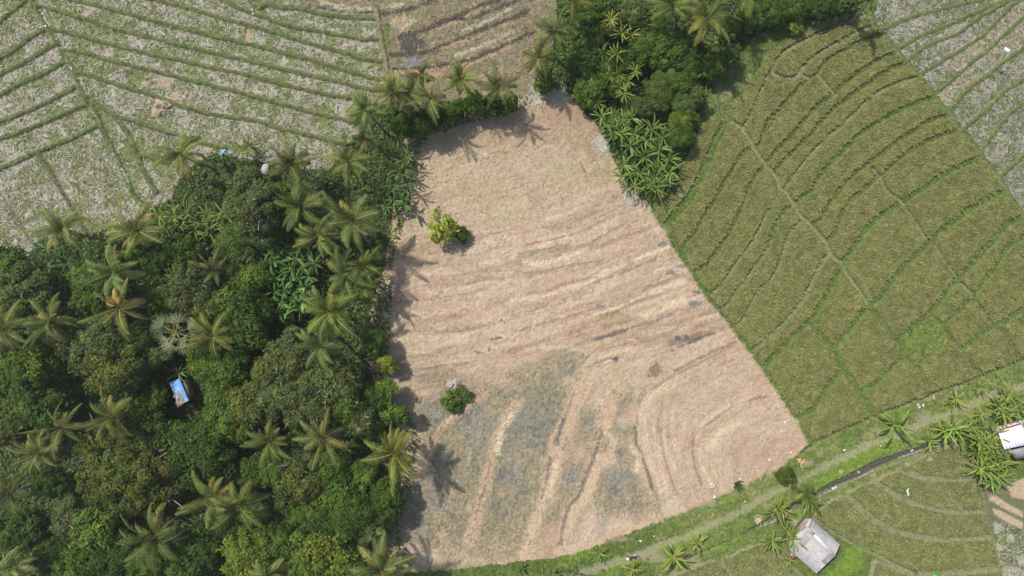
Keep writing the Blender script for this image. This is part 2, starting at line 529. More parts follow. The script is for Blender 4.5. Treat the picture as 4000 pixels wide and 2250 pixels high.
rp(8, '1230,930 1300,1000', 7, 0)
rp(8, '770,880 850,970 950,1110 1035,1235 1110,1305 1180,1440', 7, 1)
rp(8, '1035,1235 930,1312 850,1402 800,1449', 9, 1, (12, '760,15 690,42'))
rp(8, '550,1335 490,1412 460,1449', 9, 1, (12, '400,100 330,190 205,262'))
rp(8, '1110,1290 1200,1230 1300,1165', 8, 1)
P_PATCH = T(8, '985,1112 1235,940 1312,1012 1372,1100 1295,1172 1140,1272 1045,1232')

ROAD = smooth_line(ext(T(11, '500,1430 850,1325 1100,1225 1400,1105 1700,975') + T(12, '0,838 200,745 450,612 700,482 950,388 1200,285 1400,205 1700,80 1932,10')))
DITCH = smooth_line(ext(T(11, '1150,1400 1300,1325 1500,1235 1700,1150') + T(12, '0,1022 200,905 400,802 500,752 640,690 850,592 1090,505 1300,435 1440,390 1600,320 1932,180')))
DITCH_W = [1, 2, 3, 3, 6, 7, 8, 9.5, 14, 8, 7, 7, 3, 2, 2]
NDITCH = smooth_line(ext(T(12, '250,520 330,462 450,395 640,312 800,245 1000,170 1110,120 1180,110 1300,48 1470,-5') + T(8, '1800,1312 1932,1265')))
LANE = smooth_line(T(12, '1490,482 1580,700 1640,950 1690,1150 1740,1370 1790,1449 1900,1700'))
DBANK = smooth_line(T(12, '0,1075 150,985 350,885 490,795 780,660 1050,570 1300,470 1425,425'))

h_jit = white - .5
bank = np.full(GU.shape, -1e3, np.float32)
for p, w in BANKS: bank = np.maximum(bank, w - dline(p, 60))
bank += (n25 - .5) * 5 + (n10 - .5) * 4
bank[m_wood | m_mid] = -1e3
rpd = [(dline(p, 60), w, k) for p, w, k in RP]
gap = np.full(GU.shape, -1e3, np.float32)
for d, w, k in rpd: gap = np.maximum(gap, w + 2.2 - d)
gap += (n25 - .5) * 2.2 + (n10 - .5) * 2.6
gap[inside(P_PATCH)] = 10
crop_e = m_rice & (gap < 0)
d_plot = np.full(GU.shape, -1, np.float32)
edge = np.full(GU.shape, 1e3, np.float32)
for p in PLOTS: dline(p + p[:1], 40, edge)
crop_s = m_plots & (edge > 2.8 + n10 * 3)
d_road, d_ditch, d_nd, d_lane, d_db = dline(ROAD, 90), dline(DITCH, 60), dline(NDITCH, 40), dline(LANE, 40), dline(DBANK, 40)
dw = np.interp(np.arange(len(DITCH)), np.linspace(0, len(DITCH) - 1, len(DITCH_W)), DITCH_W)
in_ditch = np.full(GU.shape, -1e3, np.float32)
for i in range(len(DITCH) - 1): in_ditch = np.maximum(in_ditch, .5 * (dw[i] + dw[i + 1]) - dline(DITCH[i:i + 2], 60))
in_ditch = in_ditch + (n25 - .5) * 8 + (n10 - .5) * 5
m_nw &= ~m_wood; m_top &= ~m_wood; m_ne &= ~m_wood
m_bank = (bank > 0) & (m_nw | m_ne | m_top | (bank > 0)) & ~m_rice

# ---- heights
Z = (n300 - .5) * .15
Z = Z + np.where(m_bank, .30 * ss(0, 4.5, bank), 0)
Z = Z + h_jit * np.where(m_bank, .045, np.where(m_nw | m_ne, .10, .07))
Z = np.where(m_mid, Z + (n25 - .5) * .10, Z)
Z = np.where(crop_e | crop_s, Z + .34 + h_jit * .12 + (n25 - .5) * .10, Z)
road_a = ss(23, 5, d_road + (n25 - .5) * 26 + (n10 - .5) * 6)
Z = Z - .04 * road_a
Z = Z - .55 * ss(-1, 7, in_ditch)
Z = Z - .22 * ss(9, 1, d_nd + (n25 - .5) * 4)
spine_w = dline([(a + 8, b + 1) for a, b in SPINE], 40)
painted_gleam = np.zeros(GU.shape, np.float32)
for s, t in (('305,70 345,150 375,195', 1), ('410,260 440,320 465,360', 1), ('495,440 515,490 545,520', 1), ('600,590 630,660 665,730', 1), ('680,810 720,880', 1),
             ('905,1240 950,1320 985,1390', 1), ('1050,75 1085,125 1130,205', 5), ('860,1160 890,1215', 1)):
    painted_gleam = np.maximum(painted_gleam, ss(4.2, 1.5, dline(T(t, s), 30)))
painted_gleam = painted_gleam * (white > .45) * (n25 > .42)
Z = Z - .35 * ss(5, 2, dline(T(1, '295,60 360,190 410,260 470,370 495,440 545,530 590,590 665,740 680,810 725,890'), 30))
Z = Z.astype(np.float32)


def zat(u, v):
    return samp(Z, u, v)


# ---- colours (albedo)
C = np.zeros(GU.shape + (3,), np.float32)


def paint(a, col):
    a = np.clip(a, 0, 1)[..., None]
    C[:] = C * (1 - a) + np.asarray(col, np.float32) * a


def mix3(stops, x):
    xs = [s[0] for s in stops]
    return np.stack([np.interp(x, xs, [s[1][k] for s in stops]) for k in range(3)], -1).astype(np.float32)


G_DARK, G_MID, G_BRT, G_DRY, G_TAN = (.060, .092, .022), (.098, .138, .034), (.135, .190, .034), (.165, .165, .065), (.23, .19, .115)
C[:] = mix3([(.2, G_DARK), (.42, G_MID), (.6, (.085, .125, .02)), (.75, G_DRY), (.9, G_TAN)], .55 * n60 + .45 * n25)
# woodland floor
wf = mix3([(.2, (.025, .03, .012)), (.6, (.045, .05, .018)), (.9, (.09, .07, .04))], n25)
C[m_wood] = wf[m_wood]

# straw fields
def straw_col(seed, pale, green, bias):
    a = fbm(45, seed, 3)
    b = noise(11, seed + 5)
    g = ss(.42, .66, a * .7 + b * .3 + bias)
    return np.where((g > b)[..., None], np.asarray(green, np.float32), np.asarray(pale, np.float32)) * (0.75 + .5 * b)[..., None]


C[m_nw] = straw_col(30, (.250, .232, .178), (.125, .140, .056), .055)[m_nw]
C[m_ne] = straw_col(50, (.235, .220, .170), (.105, .122, .050), .06)[m_ne]
tan_ne = np.zeros(GU.shape, np.float32)
for s in ('1450,500 1600,370 1750,230 1900,80', '1700,420 1850,300 1932,200', '1330,720 1500,600'): tan_ne = np.maximum(tan_ne, ss(45, 15, dline(ext(T(4, s)), 60)))
paint(tan_ne * m_ne * (bank < 0) * (n10 * .7 + .3), (.30, .225, .14))
tc = mix3([(.25, (.105, .085, .05)), (.42, (.19, .155, .10)), (.58, (.125, .115, .055)), (.75, (.255, .21, .15))], .5 * n25 + .5 * n10)
C[m_top] = tc[m_top]
for s, w, c in (('1830,0 1700,40 1580,100 1450,150 1300,220 1070,290', 13, 0), ('2050,80 1932,140 1800,190 1600,270 1450,330 1250,400 1010,420', 11, 0), ('2100,240 1932,320 1750,400 1550,470 1350,500 1050,530', 11, 0),
                ('330,40 450,60 650,95 850,105 1000,100 1150,75 1350,0', 10, 0), ('2060,-20 1932,20 1780,80 1640,140', 8, 0),
                ('1700,60 1500,165 1300,245', 7, 1), ('1932,165 1700,260 1400,370', 7, 1), ('1932,350 1650,470 1350,525 1050,545', 8, 1), ('400,75 650,110 900,118', 7, 1), ('1050,560 1300,560 1500,590 1700,600 1900,560', 14, 1),
                ('1932,60 1750,160 1560,230', 7, 2), ('1932,240 1700,350 1500,420', 8, 2), ('500,20 700,60 900,60 1100,30', 9, 2), ('1640,700 1800,720 1900,690', 10, 1)):
    d = dline(smooth_line(T(2, s)), 40) + (n25 - .5) * 12 + (n10 - .5) * 8
    paint(ss(w, w - 5, d) * (m_top | m_nw) * (bank < -6) * .95, [(.052, .040, .033), (.27, .185, .115), (.30, .265, .19)][c])
for (x, y), rx, ry, c in (((1010, 195), 22, 8, (.028, .028, .03)), ((1165, 345), 42, 30, (.05, .047, .045)), ((1170, 470), 36, 22, (.13, .135, .14)), ((1320, 385), 15, 7, (.06, .06, .062)), ((1510, 140), 28, 9, (.035, .03, .03)),
                          ((1165, 250), 12, 12, (.06, .05, .045)), ((1230, 330), 40, 14, (.06, .055, .05)), ((1100, 410), 40, 10, (.06, .05, .04)), ((1170, 195), 14, 13, (.09, .16, .03)), ((1100, 170), 45, 30, (.28, .23, .15)), ((985, 240), 14, 22, (.09, .13, .03)), ((1000, 330), 18, 12, (.09, .11, .03))):
    q = T(2, '%d,%d' % (x, y))[0]
    d = np.hypot((GU - q[0]) / rx, (GV - q[1]) / ry) + (n25 - .5) * 1.3 + (n10 - .5) * .7
    paint(ss(1.1, .8, d) * m_top, c)
# bare patches in the north-west straw
for q, rx, ry in ((T(1, '1245,610')[0], 27, 32), (T(1, '1100,630')[0], 20, 14), (T(1, '1180,650')[0], 30, 10), (T(1, '1320,715')[0], 20, 18), (T(1, '1220,745')[0], 24, 12), (T(1, '1010,140')[0], 20, 10), (T(1, '1880,270')[0], 26, 24)):
    d = np.hypot((GU - q[0]) / rx, (GV - q[1]) / ry) + (n25 - .5) * 1.2
    paint(ss(1.1, .7, d) * (bank < -4), (.27, .205, .135))
bare = np.zeros(GU.shape, bool)
for q, rx, ry in ((T(1, '1245,610')[0], 28, 34), (T(1, '1100,630')[0], 20, 14), (T(1, '1180,650')[0], 30, 10), (T(1, '1320,715')[0], 20, 18), (T(1, '1220,745')[0], 24, 12), (T(1, '1880,270')[0], 24, 22)):
    bare |= np.hypot((GU - q[0]) / rx, (GV - q[1]) / ry) + (n25 - .5) * 1.2 < .9
# banks
bk = mix3([(.2, (.070, .092, .030)), (.5, (.095, .118, .040)), (.8, (.130, .142, .056))], .5 * n25 + .5 * n10)
C[m_bank] = bk[m_bank]
ne_bank = m_bank & m_ne
Z[ne_bank] *= .6
tb = ss(12, 6, dline(smooth_line(ext(T(2, '905,60 915,110 940,280 970,420 1000,600'))), 40) + (n10 - .5) * 12)
paint(tb * .9, (.215, .17, .105))
for p in THIN_NW: paint(ss(5, 2, dline(p, 30) + (n10 - .5) * 4) * .8 * (bank < 3), (.05, .06, .025))
for p in GREY_NW: paint(ss(6, 3, dline(p, 30) + (n10 - .5) * 4) * .9, (.085, .075, .06))
paint(ss(15, 6, dline(T(1, '950,910 1100,965 1250,1015 1400,1060'), 40)) * .6 * (n10 > .3), (.11, .105, .085))
paint(painted_gleam * .85, (.52, .54, .56))  # glints of the ditch water, put into the ground colour
# grass beside the woodland strip and between the plots
edge_g = ~(m_nw | m_ne | m_top | m_mid | m_wood) & (GU > 2560)
east = mix3([(.25, (.075, .110, .026)), (.5, (.110, .142, .040)), (.72, (.165, .155, .072)), (.9, (.23, .18, .11))], .5 * n60 + .3 * n25 + .2 * n10)
up = edge_g & (GV < 900) & ~m_rice
C[up] = east[up]
gp = m_rice & ~crop_e
C[gp] = mix3([(.2, (.088, .112, .032)), (.8, (.125, .135, .048))], .5 * n25 + .5 * n10)[gp]
for d, w, k in rpd:
    a = ss(w + 2, w - 3, d + (n10 - .5) * 4) * gp
    if k == 1: paint(a * .75, (.092, .146, .034))
    if k == 2: paint(a * .45, (.175, .16, .082)); paint(ss(3.5, 1.5, d + (n25 - .5) * 5) * gp * .4, (.28, .25, .16))
paint(inside(P_PATCH) * ss(.2, .4, n25) * .95, (.150, .190, .042))
lanes = m_plots & ~crop_s | (edge < 9)
paint(lanes * .9 * ss(.05, .4, n25), (.185, .172, .095))
paint(ss(8, 3, d_lane + (n10 - .5) * 5) * .7, (.145, .13, .07))
# track and its verge
verge = ss(190, 90, dline(ROAD, 260)) * edge_g * (~m_rice) * (~m_plots)
vg = mix3([(.25, (.088, .130, .032)), (.45, (.125, .172, .040)), (.6, (.165, .180, .062)), (.75, (.24, .195, .12))], .45 * n60 + .35 * n25 + .2 * n10)
C[:] = C * (1 - verge[..., None] * .9) + vg * verge[..., None] * .9
for x, y, rx, ry in ((480, 710, 90, 28), (700, 560, 120, 34), (900, 470, 80, 28), (560, 660, 70, 24), (1420, 170, 90, 30), (640, 1310, 60, 60), (560, 1400, 70, 40), (250, 985, 50, 26), (1850, 1330, 60, 40), (90, 900, 40, 28), (1700, 150, 70, 24), (1500, 460, 30, 40), (1600, 640, 40, 20)):
    q = T(12, '%d,%d' % (x, y))[0]
    d = np.hypot((GU - q[0]) / rx, (GV - q[1] + (GU - q[0]) * .45) / ry) + (n25 - .5) * 1.3
    paint(ss(1.15, .6, d) * .85 * (~m_plots), (.135, .205, .026))
for x, y, rx, ry in ((1600, 880, 60, 14), (1250, 1180, 90, 20), (1560, 1220, 80, 18), (850, 1370, 120, 26), (1420, 1130, 50, 20), (500, 1300, 100, 20)):
    q = T(11, '%d,%d' % (x, y))[0]
    d = np.hypot((GU - q[0]) / rx, (GV - q[1] + (GU - q[0]) * .42) / ry) + (n25 - .5) * 1.3
    paint(ss(1.15, .6, d) * .7 * (~m_plots) * (~m_mid), [(.135, .205, .026), (.115, .175, .03)][x % 2])
for t, x, y, rx, ry in ((12, 60, 1180, 60, 20), (12, 200, 1180, 40, 30), (12, 230, 1040, 40, 14), (12, 290, 590, 26, 20), (12, 1170, 250, 40, 16), (11, 1000, 1290, 70, 14), (11, 1090, 1330, 50, 12), (11, 1580, 800, 60, 16), (11, 640, 1000, 60, 24), (11, 1480, 900, 60, 14), (11, 820, 1170, 60, 10)):
    q = T(t, '%d,%d' % (x, y))[0]
    d = np.hypot((GU - q[0]) / rx, (GV - q[1]) / ry) + (n25 - .5) * 1.2
    paint(ss(1.15, .5, d) * .7 * (~m_plots), (.225, .18, .125))
paint(road_a * .62, (.240, .212, .135))
paint(ss(7, 2, d_db + (n10 - .5) * 7) * .8, (.19, .165, .10))
paint(ss(-3, 2, in_ditch), (.05, .045, .035))
paint(ss(8, 2, d_nd + (n25 - .5) * 7 + (n10 - .5) * 4) * .8 * ss(.25, .45, n25), (.040, .040, .026))  # shade inside the narrow side ditch, painted dark
# pads and stubble in the south-east corner
d = np.full(GU.shape, 1e3, np.float32)
for p in P_PADS: dline(p + p[:1], 40, d)
corner = (GU > 3840) & (GV > 1860) & (GV < 2080) & ~m_plots
paint(corner * .7, (.12, .10, .065))
paint(m_pads * ss(2, 6, d), (.33, .25, .165))
C[m_stub] = straw_col(70, (.24, .225, .17), (.095, .115, .045), .02)[m_stub]
paint(ss(9, 3, dline(smooth_line(ext(T(12, '1690,1010 1800,1080 1932,1160'))), 30)) * .9, (.075, .08, .035))
paint(ss(14, 6, dline(smooth_line(ext(T(12, '1770,1310 1850,1340 1932,1390'))), 30)) * .9, (.07, .095, .025))

# ------------------------------------------------------------------ the harvested field in the middle: old rows, straw swaths, wet hollows
ROWS = [(7, '100,390 300,355 450,325 560,285 700,210 850,150'), (7, '600,370 800,270 950,215'), (7, '380,740 560,690 700,620 880,540 1000,490 1180,420'), (7, '100,1030 300,970 500,920 650,880 960,810 1280,680'),
        (7, '620,1110 900,1030 1280,930'), (7, '1230,1350 1400,1260 1600,1170 1680,1140'), (6, '1000,690 1300,640 1600,600 1932,540'), (6, '1100,820 1500,760 1932,660'), (6, '1050,1080 1500,1010 1932,930'),
        (6, '1020,1250 1500,1120 1932,1000'), (6, '1020,1400 1400,1310 1932,1180'), (10, '1310,460 1400,340 1500,250 1640,140'), (10, '1932,200 1850,330 1780,480 1760,650 1690,900 1620,1150'),
        (11, '520,0 430,200 370,400 300,600 230,850 180,1050 100,1290'), (11, '830,0 700,180 640,500 590,620 500,830 400,1100 350,1250'), (11, '930,330 940,450 1000,600 1050,750 1100,1000'),
        (11, '1100,260 1130,450 1180,650 1240,830'), (11, '1932,90 1700,150 1520,270 1390,370 1360,480 1380,620 1430,760'), (7, '0,1420 250,1300 500,1180 900,1080')]
K = 6
cu, cv = GU[::K, ::K], GV[::K, ::K]
wx = np.zeros(cu.shape); wy = np.zeros(cu.shape); ws = np.zeros(cu.shape)
for t, s in ROWS:
    p = np.array(smooth_line(T(t, s), 3))
    for a, b in zip(p[:-1], p[1:]):
        m = (a + b) / 2
        d = b - a
        l = np.hypot(*d)
        if d[0] < 0: d = -d
        ang2 = 2 * math.atan2(d[1], d[0])
        w = l / ((cu - m[0]) ** 2 + (cv - m[1]) ** 2 + 400) ** 1.5
        wx += w * math.cos(ang2); wy += w * math.sin(ang2)
th = np.arctan2(wy, wx) / 2
th = np.repeat(np.repeat(th, K, 0), K, 1)[:NY, :NX]
i0, i1 = int((1380 - gu[0]) / STEP), int((3240 - gu[0]) / STEP)
j0, j1 = int((300 - gv[0]) / STEP), int((2300 - gv[0]) / STEP)
TH = th[j0:j1, i0:i1]
hh, ww = TH.shape
JJ, II = np.mgrid[0:hh, 0:ww].astype(np.float32)


def streak(src, n, step=1.0):
    """smear noise along the old rows"""
    acc = src.copy()
    cnt = 1
    for sgn in (-1, 1):
        x, y = II.copy(), JJ.copy()
        px, py = np.cos(TH) * sgn, np.sin(TH) * sgn
        for k in range(n):
            x += px * step; y += py * step
            xi = np.clip(np.rint(x).astype(int), 0, ww - 1); yi = np.clip(np.rint(y).astype(int), 0, hh - 1)
            acc += src[yi, xi]
            cnt += 1
            qx, qy = np.cos(TH[yi, xi]), np.sin(TH[yi, xi])
            f = np.where(qx * px + qy * py < 0, -1, 1)
            px, py = qx * f, qy * f
    o = acc / cnt
    o = (o - o.mean()) / (o.std() + 1e-6)
    return o


def full(a):
    o = np.zeros(GU.shape, np.float32)
    o[j0:j1, i0:i1] = a
    return o


st_f = full(streak(white[j0:j1, i0:i1].astype(np.float32), 7))
st_m = full(streak(noise(14, 81)[j0:j1, i0:i1], 26))
st_c = full(streak(noise(42, 82)[j0:j1, i0:i1], 60))
north = ss(1050, 800, GV + (GU - 1600) * .25)            # the level upper part was not ridged
x = .5 + .115 * (st_m * .8 + st_c * .55) * (1 - .75 * north) * (1 - .6 * ss(2350, 2700, GU) * ss(1300, 1550, GV)) + .20 * (n25 - .5) + .22 * (n60 - .5) + .14 * (n10 - .5) + .045 * st_f
MIDC = mix3([(.10, (.200, .142, .090)), (.32, (.285, .212, .140)), (.52, (.335, .260, .176)), (.70, (.375, .302, .210)), (.92, (.43, .36, .25))], x)
pink = ss(.42, .62, n120) [..., None]
MIDC = MIDC * (1 + pink * np.array([.03, -.04, -.02], np.float32))
tanz = (north * ss(.35, .65, n120))[..., None]
MIDC = MIDC * (1 + tanz * np.array([-.06, .01, -.06], np.float32))
C[m_mid] = MIDC[m_mid]
MM = m_mid.astype(np.float32)


def row(t, s, w, col, a=.8, brk=.35, ns=8):
    d = dline(smooth_line(T(t, s)), 60) + (n25 - .5) * w * 1.1 + (n10 - .5) * ns
    paint(ss(w, w * .35, d) * a * MM * ss(brk - .12, brk + .12, n60 * .5 + n25 * .5), col)


PALE, OLIV, BRWN, RED, WETG, DARK = (.45, .375, .25), (.165, .140, .062), (.155, .105, .062), (.235, .135, .085), (.125, .125, .118), (.075, .062, .052)
crk = ss(.030, .012, np.abs(fbm(34, 95, 2) - .5)) * ss(.48, .62, n60) * north
paint(crk * .45 * MM, (.20, .14, .085))
paint(north * ss(.5, .7, fbm(90, 97)) * .35 * MM, (.30, .245, .145))
paint(ss(640, 430, GV + (n60 - .5) * 160) * .30 * MM, (.245, .17, .105))
paint(north * ss(.45, .7, fbm(150, 98)) * .25 * MM, (.25, .185, .11))
# reddish brown upper end
d = np.hypot((GU - 2210) / 190, (GV - 430) / 130) + (n60 - .5) * 1.0 + (n25 - .5) * .5
paint(ss(1.2, .5, d) * .6 * MM, (.255, .165, .105))
d = np.hypot((GU - 2330) / 120, (GV - 560) / 60) + (n60 - .5) * 1.2
paint(ss(1.2, .5, d) * .55 * MM, (.235, .155, .10))
for t, x_, y_, rx, ry, c, a in ((3, 370, 720, 44, 36, (.40, .37, .28), .8), (3, 170, 740, 40, 26, (.40, .37, .28), .8), (3, 690, 1100, 34, 44, (.42, .42, .36), .8), (3, 130, 760, 30, 20, (.36, .33, .25), .7),
                            (7, 880, 40, 40, 26, (.30, .30, .24), .8), (7, 940, 65, 20, 12, (.42, .38, .26), .8), (7, 930, 200, 60, 40, (.30, .25, .16), .6), (3, 380, 1300, 70, 40, (.29, .26, .14), .5), (6, 1900, 150, 60, 50, (.33, .29, .17), .5),
                            (6, 1500, 550, 120, 20, (.24, .19, .11), .5), (6, 1450, 420, 110, 40, (.28, .21, .12), .4), (3, 700, 1300, 40, 40, (.24, .20, .11), .6), (3, 560, 1060, 20, 12, (.20, .22, .07), .7)):
    q = T(t, '%d,%d' % (x_, y_))[0]
    d = np.hypot((GU - q[0]) / rx, (GV - q[1]) / ry) + (n25 - .5) * 1.2 + (n10 - .5) * .6
    paint(ss(1.2, .6, d) * a * MM, c)
row(3, '510,1220 550,1300 580,1380', 6, BRWN, .8, .3); row(3, '150,1030 200,1120', 5, BRWN, .7, .3); row(7, '330,0 380,60 370,110', 7, BRWN, .5, .3)
row(7, '330,350 520,300 640,240 850,140', 6, RED, .7); row(7, '100,400 300,355 450,325', 6, RED, .8); row(7, '540,290 560,285 700,205 760,180', 5, RED, .7)
row(7, '600,370 800,270 950,215', 6, BRWN, .6); row(7, '60,480 250,440 420,410', 17, OLIV, .65); row(7, '100,530 230,540 400,490 560,440', 15, PALE, .8)
row(7, '0,600 200,610 400,560 650,520', 7, BRWN, .5); row(7, '380,735 560,685 700,612 880,532 1000,482 1180,412', 13, PALE, .85); row(7, '830,610 1000,540 1080,505', 11, OLIV, .75); row(7, '560,705 760,635', 6, BRWN, .6)
row(7, '270,742 420,690 650,640', 5, RED, .8); row(7, '1290,670 1150,725 1000,785 850,865 650,925', 18, PALE, .85); row(7, '640,940 800,895 960,820 1090,780', 9, OLIV, .85); row(7, '520,1010 800,905', 7, OLIV, .5)
row(7, '0,815 200,790 330,765', 13, PALE, .7); row(7, '0,935 200,880 330,850 520,800', 5, RED, .8); row(7, '60,1040 300,970 500,920 650,880', 5, RED, .85); row(7, '0,870 200,850 400,800 600,760', 14, BRWN, .35)
row(7, '930,965 1100,895 1290,820', 22, PALE, .85); row(7, '620,1112 750,1080 860,1040', 10, DARK, .85); row(7, '850,1040 960,1005 1080,975 1200,920', 6, (.12, .105, .09), .85); row(7, '700,1020 900,960 1000,980', 16, OLIV, .6)
row(7, '1160,1160 1350,1105 1510,1050', 26, (.13, .088, .065), .8, .42); row(7, '1200,1200 1400,1110 1530,1060', 6, DARK, .8); row(7, '1230,1350 1400,1260 1600,1170 1680,1135', 7, BRWN, .8); row(7, '1600,900 1450,920 1250,1010', 9, BRWN, .45, .4)
row(7, '570,1320 700,1262 800,1250', 7, BRWN, .8); row(7, '640,1180 850,1100 1100,1090 1280,1010', 12, OLIV, .45, .42); row(7, '480,1350 640,1260 900,1180', 12, PALE, .5); row(7, '100,1200 300,1170 470,1180', 13, PALE, .6)
row(7, '1300,640 1180,660 1000,740', 8, BRWN, .5)
for t, x_, y_, rx, ry, c in ((7, 1285, 565, 20, 14, WETG), (7, 1200, 602, 20, 10, WETG), (7, 1400, 765, 14, 10, DARK), (7, 1380, 842, 22, 9, WETG), (7, 1140, 392, 16, 10, WETG), (7, 1250, 1108, 16, 10, (.07, .07, .075)), (7, 1320, 1095, 14, 12, DARK),
                             (7, 780, 1265, 14, 8, (.06, .06, .075)), (7, 1070, 1345, 25, 22, (.15, .11, .07)), (7, 1310, 1115, 18, 12, (.10, .10, .10)), (7, 660, 860, 14, 5, WETG), (7, 700, 1090, 14, 5, (.10, .10, .13))):
    q = T(t, '%d,%d' % (x_, y_))[0]
    d = np.hypot((GU - q[0]) / rx, (GV - q[1]) / ry) + (n25 - .5) * 1.6 + (n10 - .5) * 1.1
    paint(ss(1.25, .7, d) * .9 * MM, c)
# rows west of the middle
row(6, '1000,830 1300,810 1600,690 1932,640', 7, RED, .55); row(6, '1200,640 1400,640 1700,600 1932,590', 8, RED, .45); row(6, '1300,760 1600,720 1932,600', 16, PALE, .55); row(6, '1600,690 1720,660 1860,645', 14, OLIV, .5)
row(6, '1200,820 1500,790 1800,700', 12, BRWN, .3); row(6, '1000,1080 1250,1050 1500,1050 1700,1000', 6, RED, .5); row(6, '1250,1340 1400,1310 1600,1290', 7, BRWN, .7); row(6, '1050,1130 1400,1090 1700,1060 1932,960', 12, PALE, .4)
row(6, '1650,1210 1700,1215 1760,1190', 6, DARK, .7); row(6, '1780,1110 1850,1100', 5, DARK, .7); row(6, '1100,1250 1300,1220 1500,1160', 10, OLIV, .45)
row(6, '1020,1400 1200,1350 1500,1330', 13, BRWN, .4)
# the wet lower hollows
wet = np.zeros(GU.shape, np.float32)
hollow = np.zeros(GU.shape, np.float32)
for t, s in ((10, '1110,230 1250,130 1400,50 1560,0 1700,-20 1932,20 2100,-60 2330,-40 2340,190 2330,450 2290,600 2200,780 2140,980 2080,1200 1980,1330 1800,1340 1620,1300 1450,1290 1160,1200 1110,950 1140,800 1280,520 1270,320'),
             (7, '0,1380 150,1300 300,1230 450,1200 540,1260 500,1400 380,1449 0,1500'), (11, '540,210 650,200 680,320 640,520 580,500 480,420'), (11, '700,640 900,620 1000,780 1090,930 980,1010 860,990 700,1020 610,880 640,760'),
             (11, '690,480 870,440 950,560 820,600'), (11, '720,390 780,300 910,330 900,420'), (11, '390,620 560,560 560,720 470,860 400,880 310,850'), (11, '790,60 900,20 940,130 860,260 760,290'), (11, '180,940 380,880 400,1000 300,1070 220,1050'),
             (6, '1220,1400 1420,1350 1520,1370 1440,1449 1230,1460'), (11, '-20,640 200,560 200,680 80,760 -20,760')):
    d = np.zeros(GU.shape, np.float32)
    p = T(t, s)
    m = inside(p)
    e = dline(p + p[:1], 60)
    sd = np.where(m, e, -e)
    hollow = np.maximum(hollow, ss(-32, 34, sd + (n60 - .5) * 60 + (n25 - .5) * 44 + (n10 - .5) * 26))
hollow *= MM
hx = .5 + .42 * (n25 - .5) + .42 * (n60 - .5) + .42 * (n10 - .5) + .02 * st_m + .02 * st_f + .10 * ss(1800, 2150, GV)
paint(hollow * .84, [0, 0, 0])
hc = mix3([(.24, (.090, .090, .076)), (.40, (.130, .127, .090)), (.52, (.170, .152, .088)), (.64, (.205, .168, .096)), (.80, (.29, .22, .142))], hx)
C[:] = C + hc * (hollow * .84)[..., None] * 1.06
blue = np.zeros(GU.shape, np.float32)
for t, x_, y_, rx, ry in ((10, 1340, 190, 80, 60), (10, 1370, 280, 50, 26), (10, 1700, 330, 90, 110), (10, 1300, 30, 60, 14), (11, 130, 300, 110, 90), (11, 60, 420, 70, 60), (11, 590, 300, 40, 60), (11, 850, 350, 40, 20), (11, 450, 720, 30, 60), (10, 1230, 700, 60, 40), (10, 1380, 900, 80, 60), (7, 70, 1290, 50, 26), (6, 1330, 1400, 60, 12), (6, 1900, 1310, 40, 14), (10, 1180, 1130, 60, 60), (11, 820, 690, 60, 80), (10, 1900, 500, 60, 60), (11, 800, 530, 40, 26), (11, 0, 700, 30, 60)):
    q = T(t, '%d,%d' % (x_, y_))[0]
    blue = np.maximum(blue, ss(1.3, .3, np.hypot((GU - q[0]) / rx, (GV - q[1]) / ry) + (n60 - .5) * .8))
bl = blue * hollow * ss(.40, .62, n25 * .3 + n10 * .5 + .2 * white)
paint(bl * .65, (.135, .143, .136))
painted_spark = blue * hollow * (white > .86) * (n10 > .4)
paint(painted_spark * .35, (.26, .28, .28))  # sky sparkle on the wet spots, painted as pale flecks
wet = np.maximum(wet, bl * .55 * (white > .4))
# swaths and trenches that run through the hollows
row(10, '1320,480 1350,410 1400,340 1500,250 1640,140 1760,60', 19, (.33, .225, .145), .9, .25); row(10, '1380,340 1440,280 1500,230', 12, (.40, .31, .20), .7, .3); row(10, '1310,470 1420,300', 6, RED, .6, .3)
row(10, '1960,150 1850,330 1790,480 1770,600 1740,720 1690,900 1640,1100 1600,1200', 34, (.345, .255, .165), .92, .2); row(10, '1932,230 1850,370 1820,520', 16, PALE, .8, .3); row(10, '1770,600 1720,800 1660,980', 8, RED, .6, .3); row(10, '1480,830 1470,900', 14, (.33, .24, .155), .7, .3)
row(10, '1740,800 1700,840 1690,870', 6, (.10, .10, .11), .7, .2)
row(10, '1200,900 1350,1000 1500,930 1600,1000', 16, (.22, .17, .10), .4, .42)
row(11, '545,-40 490,80 430,200 390,330 350,440 320,500', 40, (.355, .255, .165), .92, .2); row(11, '470,60 420,200 370,330 330,450 300,560', 9, (.165, .135, .105), .8, .25); row(11, '400,220 380,290 345,420', 5, (.09, .09, .10), .8, .25)
row(11, '330,520 310,640 260,800 210,960 170,1080 100,1290', 38, (.375, .285, .185), .92, .2); row(11, '290,560 265,700 225,860', 8, (.13, .10, .075), .75, .3); row(11, '330,600 320,700 270,840', 16, PALE, .7, .3)
row(11, '835,-30 780,60 710,170 690,280 700,330', 42, (.35, .255, .165), .9, .2); row(11, '690,320 640,480 600,590', 9, (.16, .11, .08), .85, .2); row(11, '720,340 760,480 700,600 620,560', 26, (.38, .29, .19), .85, .3)
row(11, '640,610 620,700 560,830 480,930 430,1040 400,1120', 34, (.375, .285, .185), .92, .2); row(11, '600,600 560,700 500,840 420,950 380,1100 360,1230', 10, (.135, .10, .075), .85, .22); row(11, '600,540 605,600 640,480', 7, (.10, .085, .07), .8, .2)
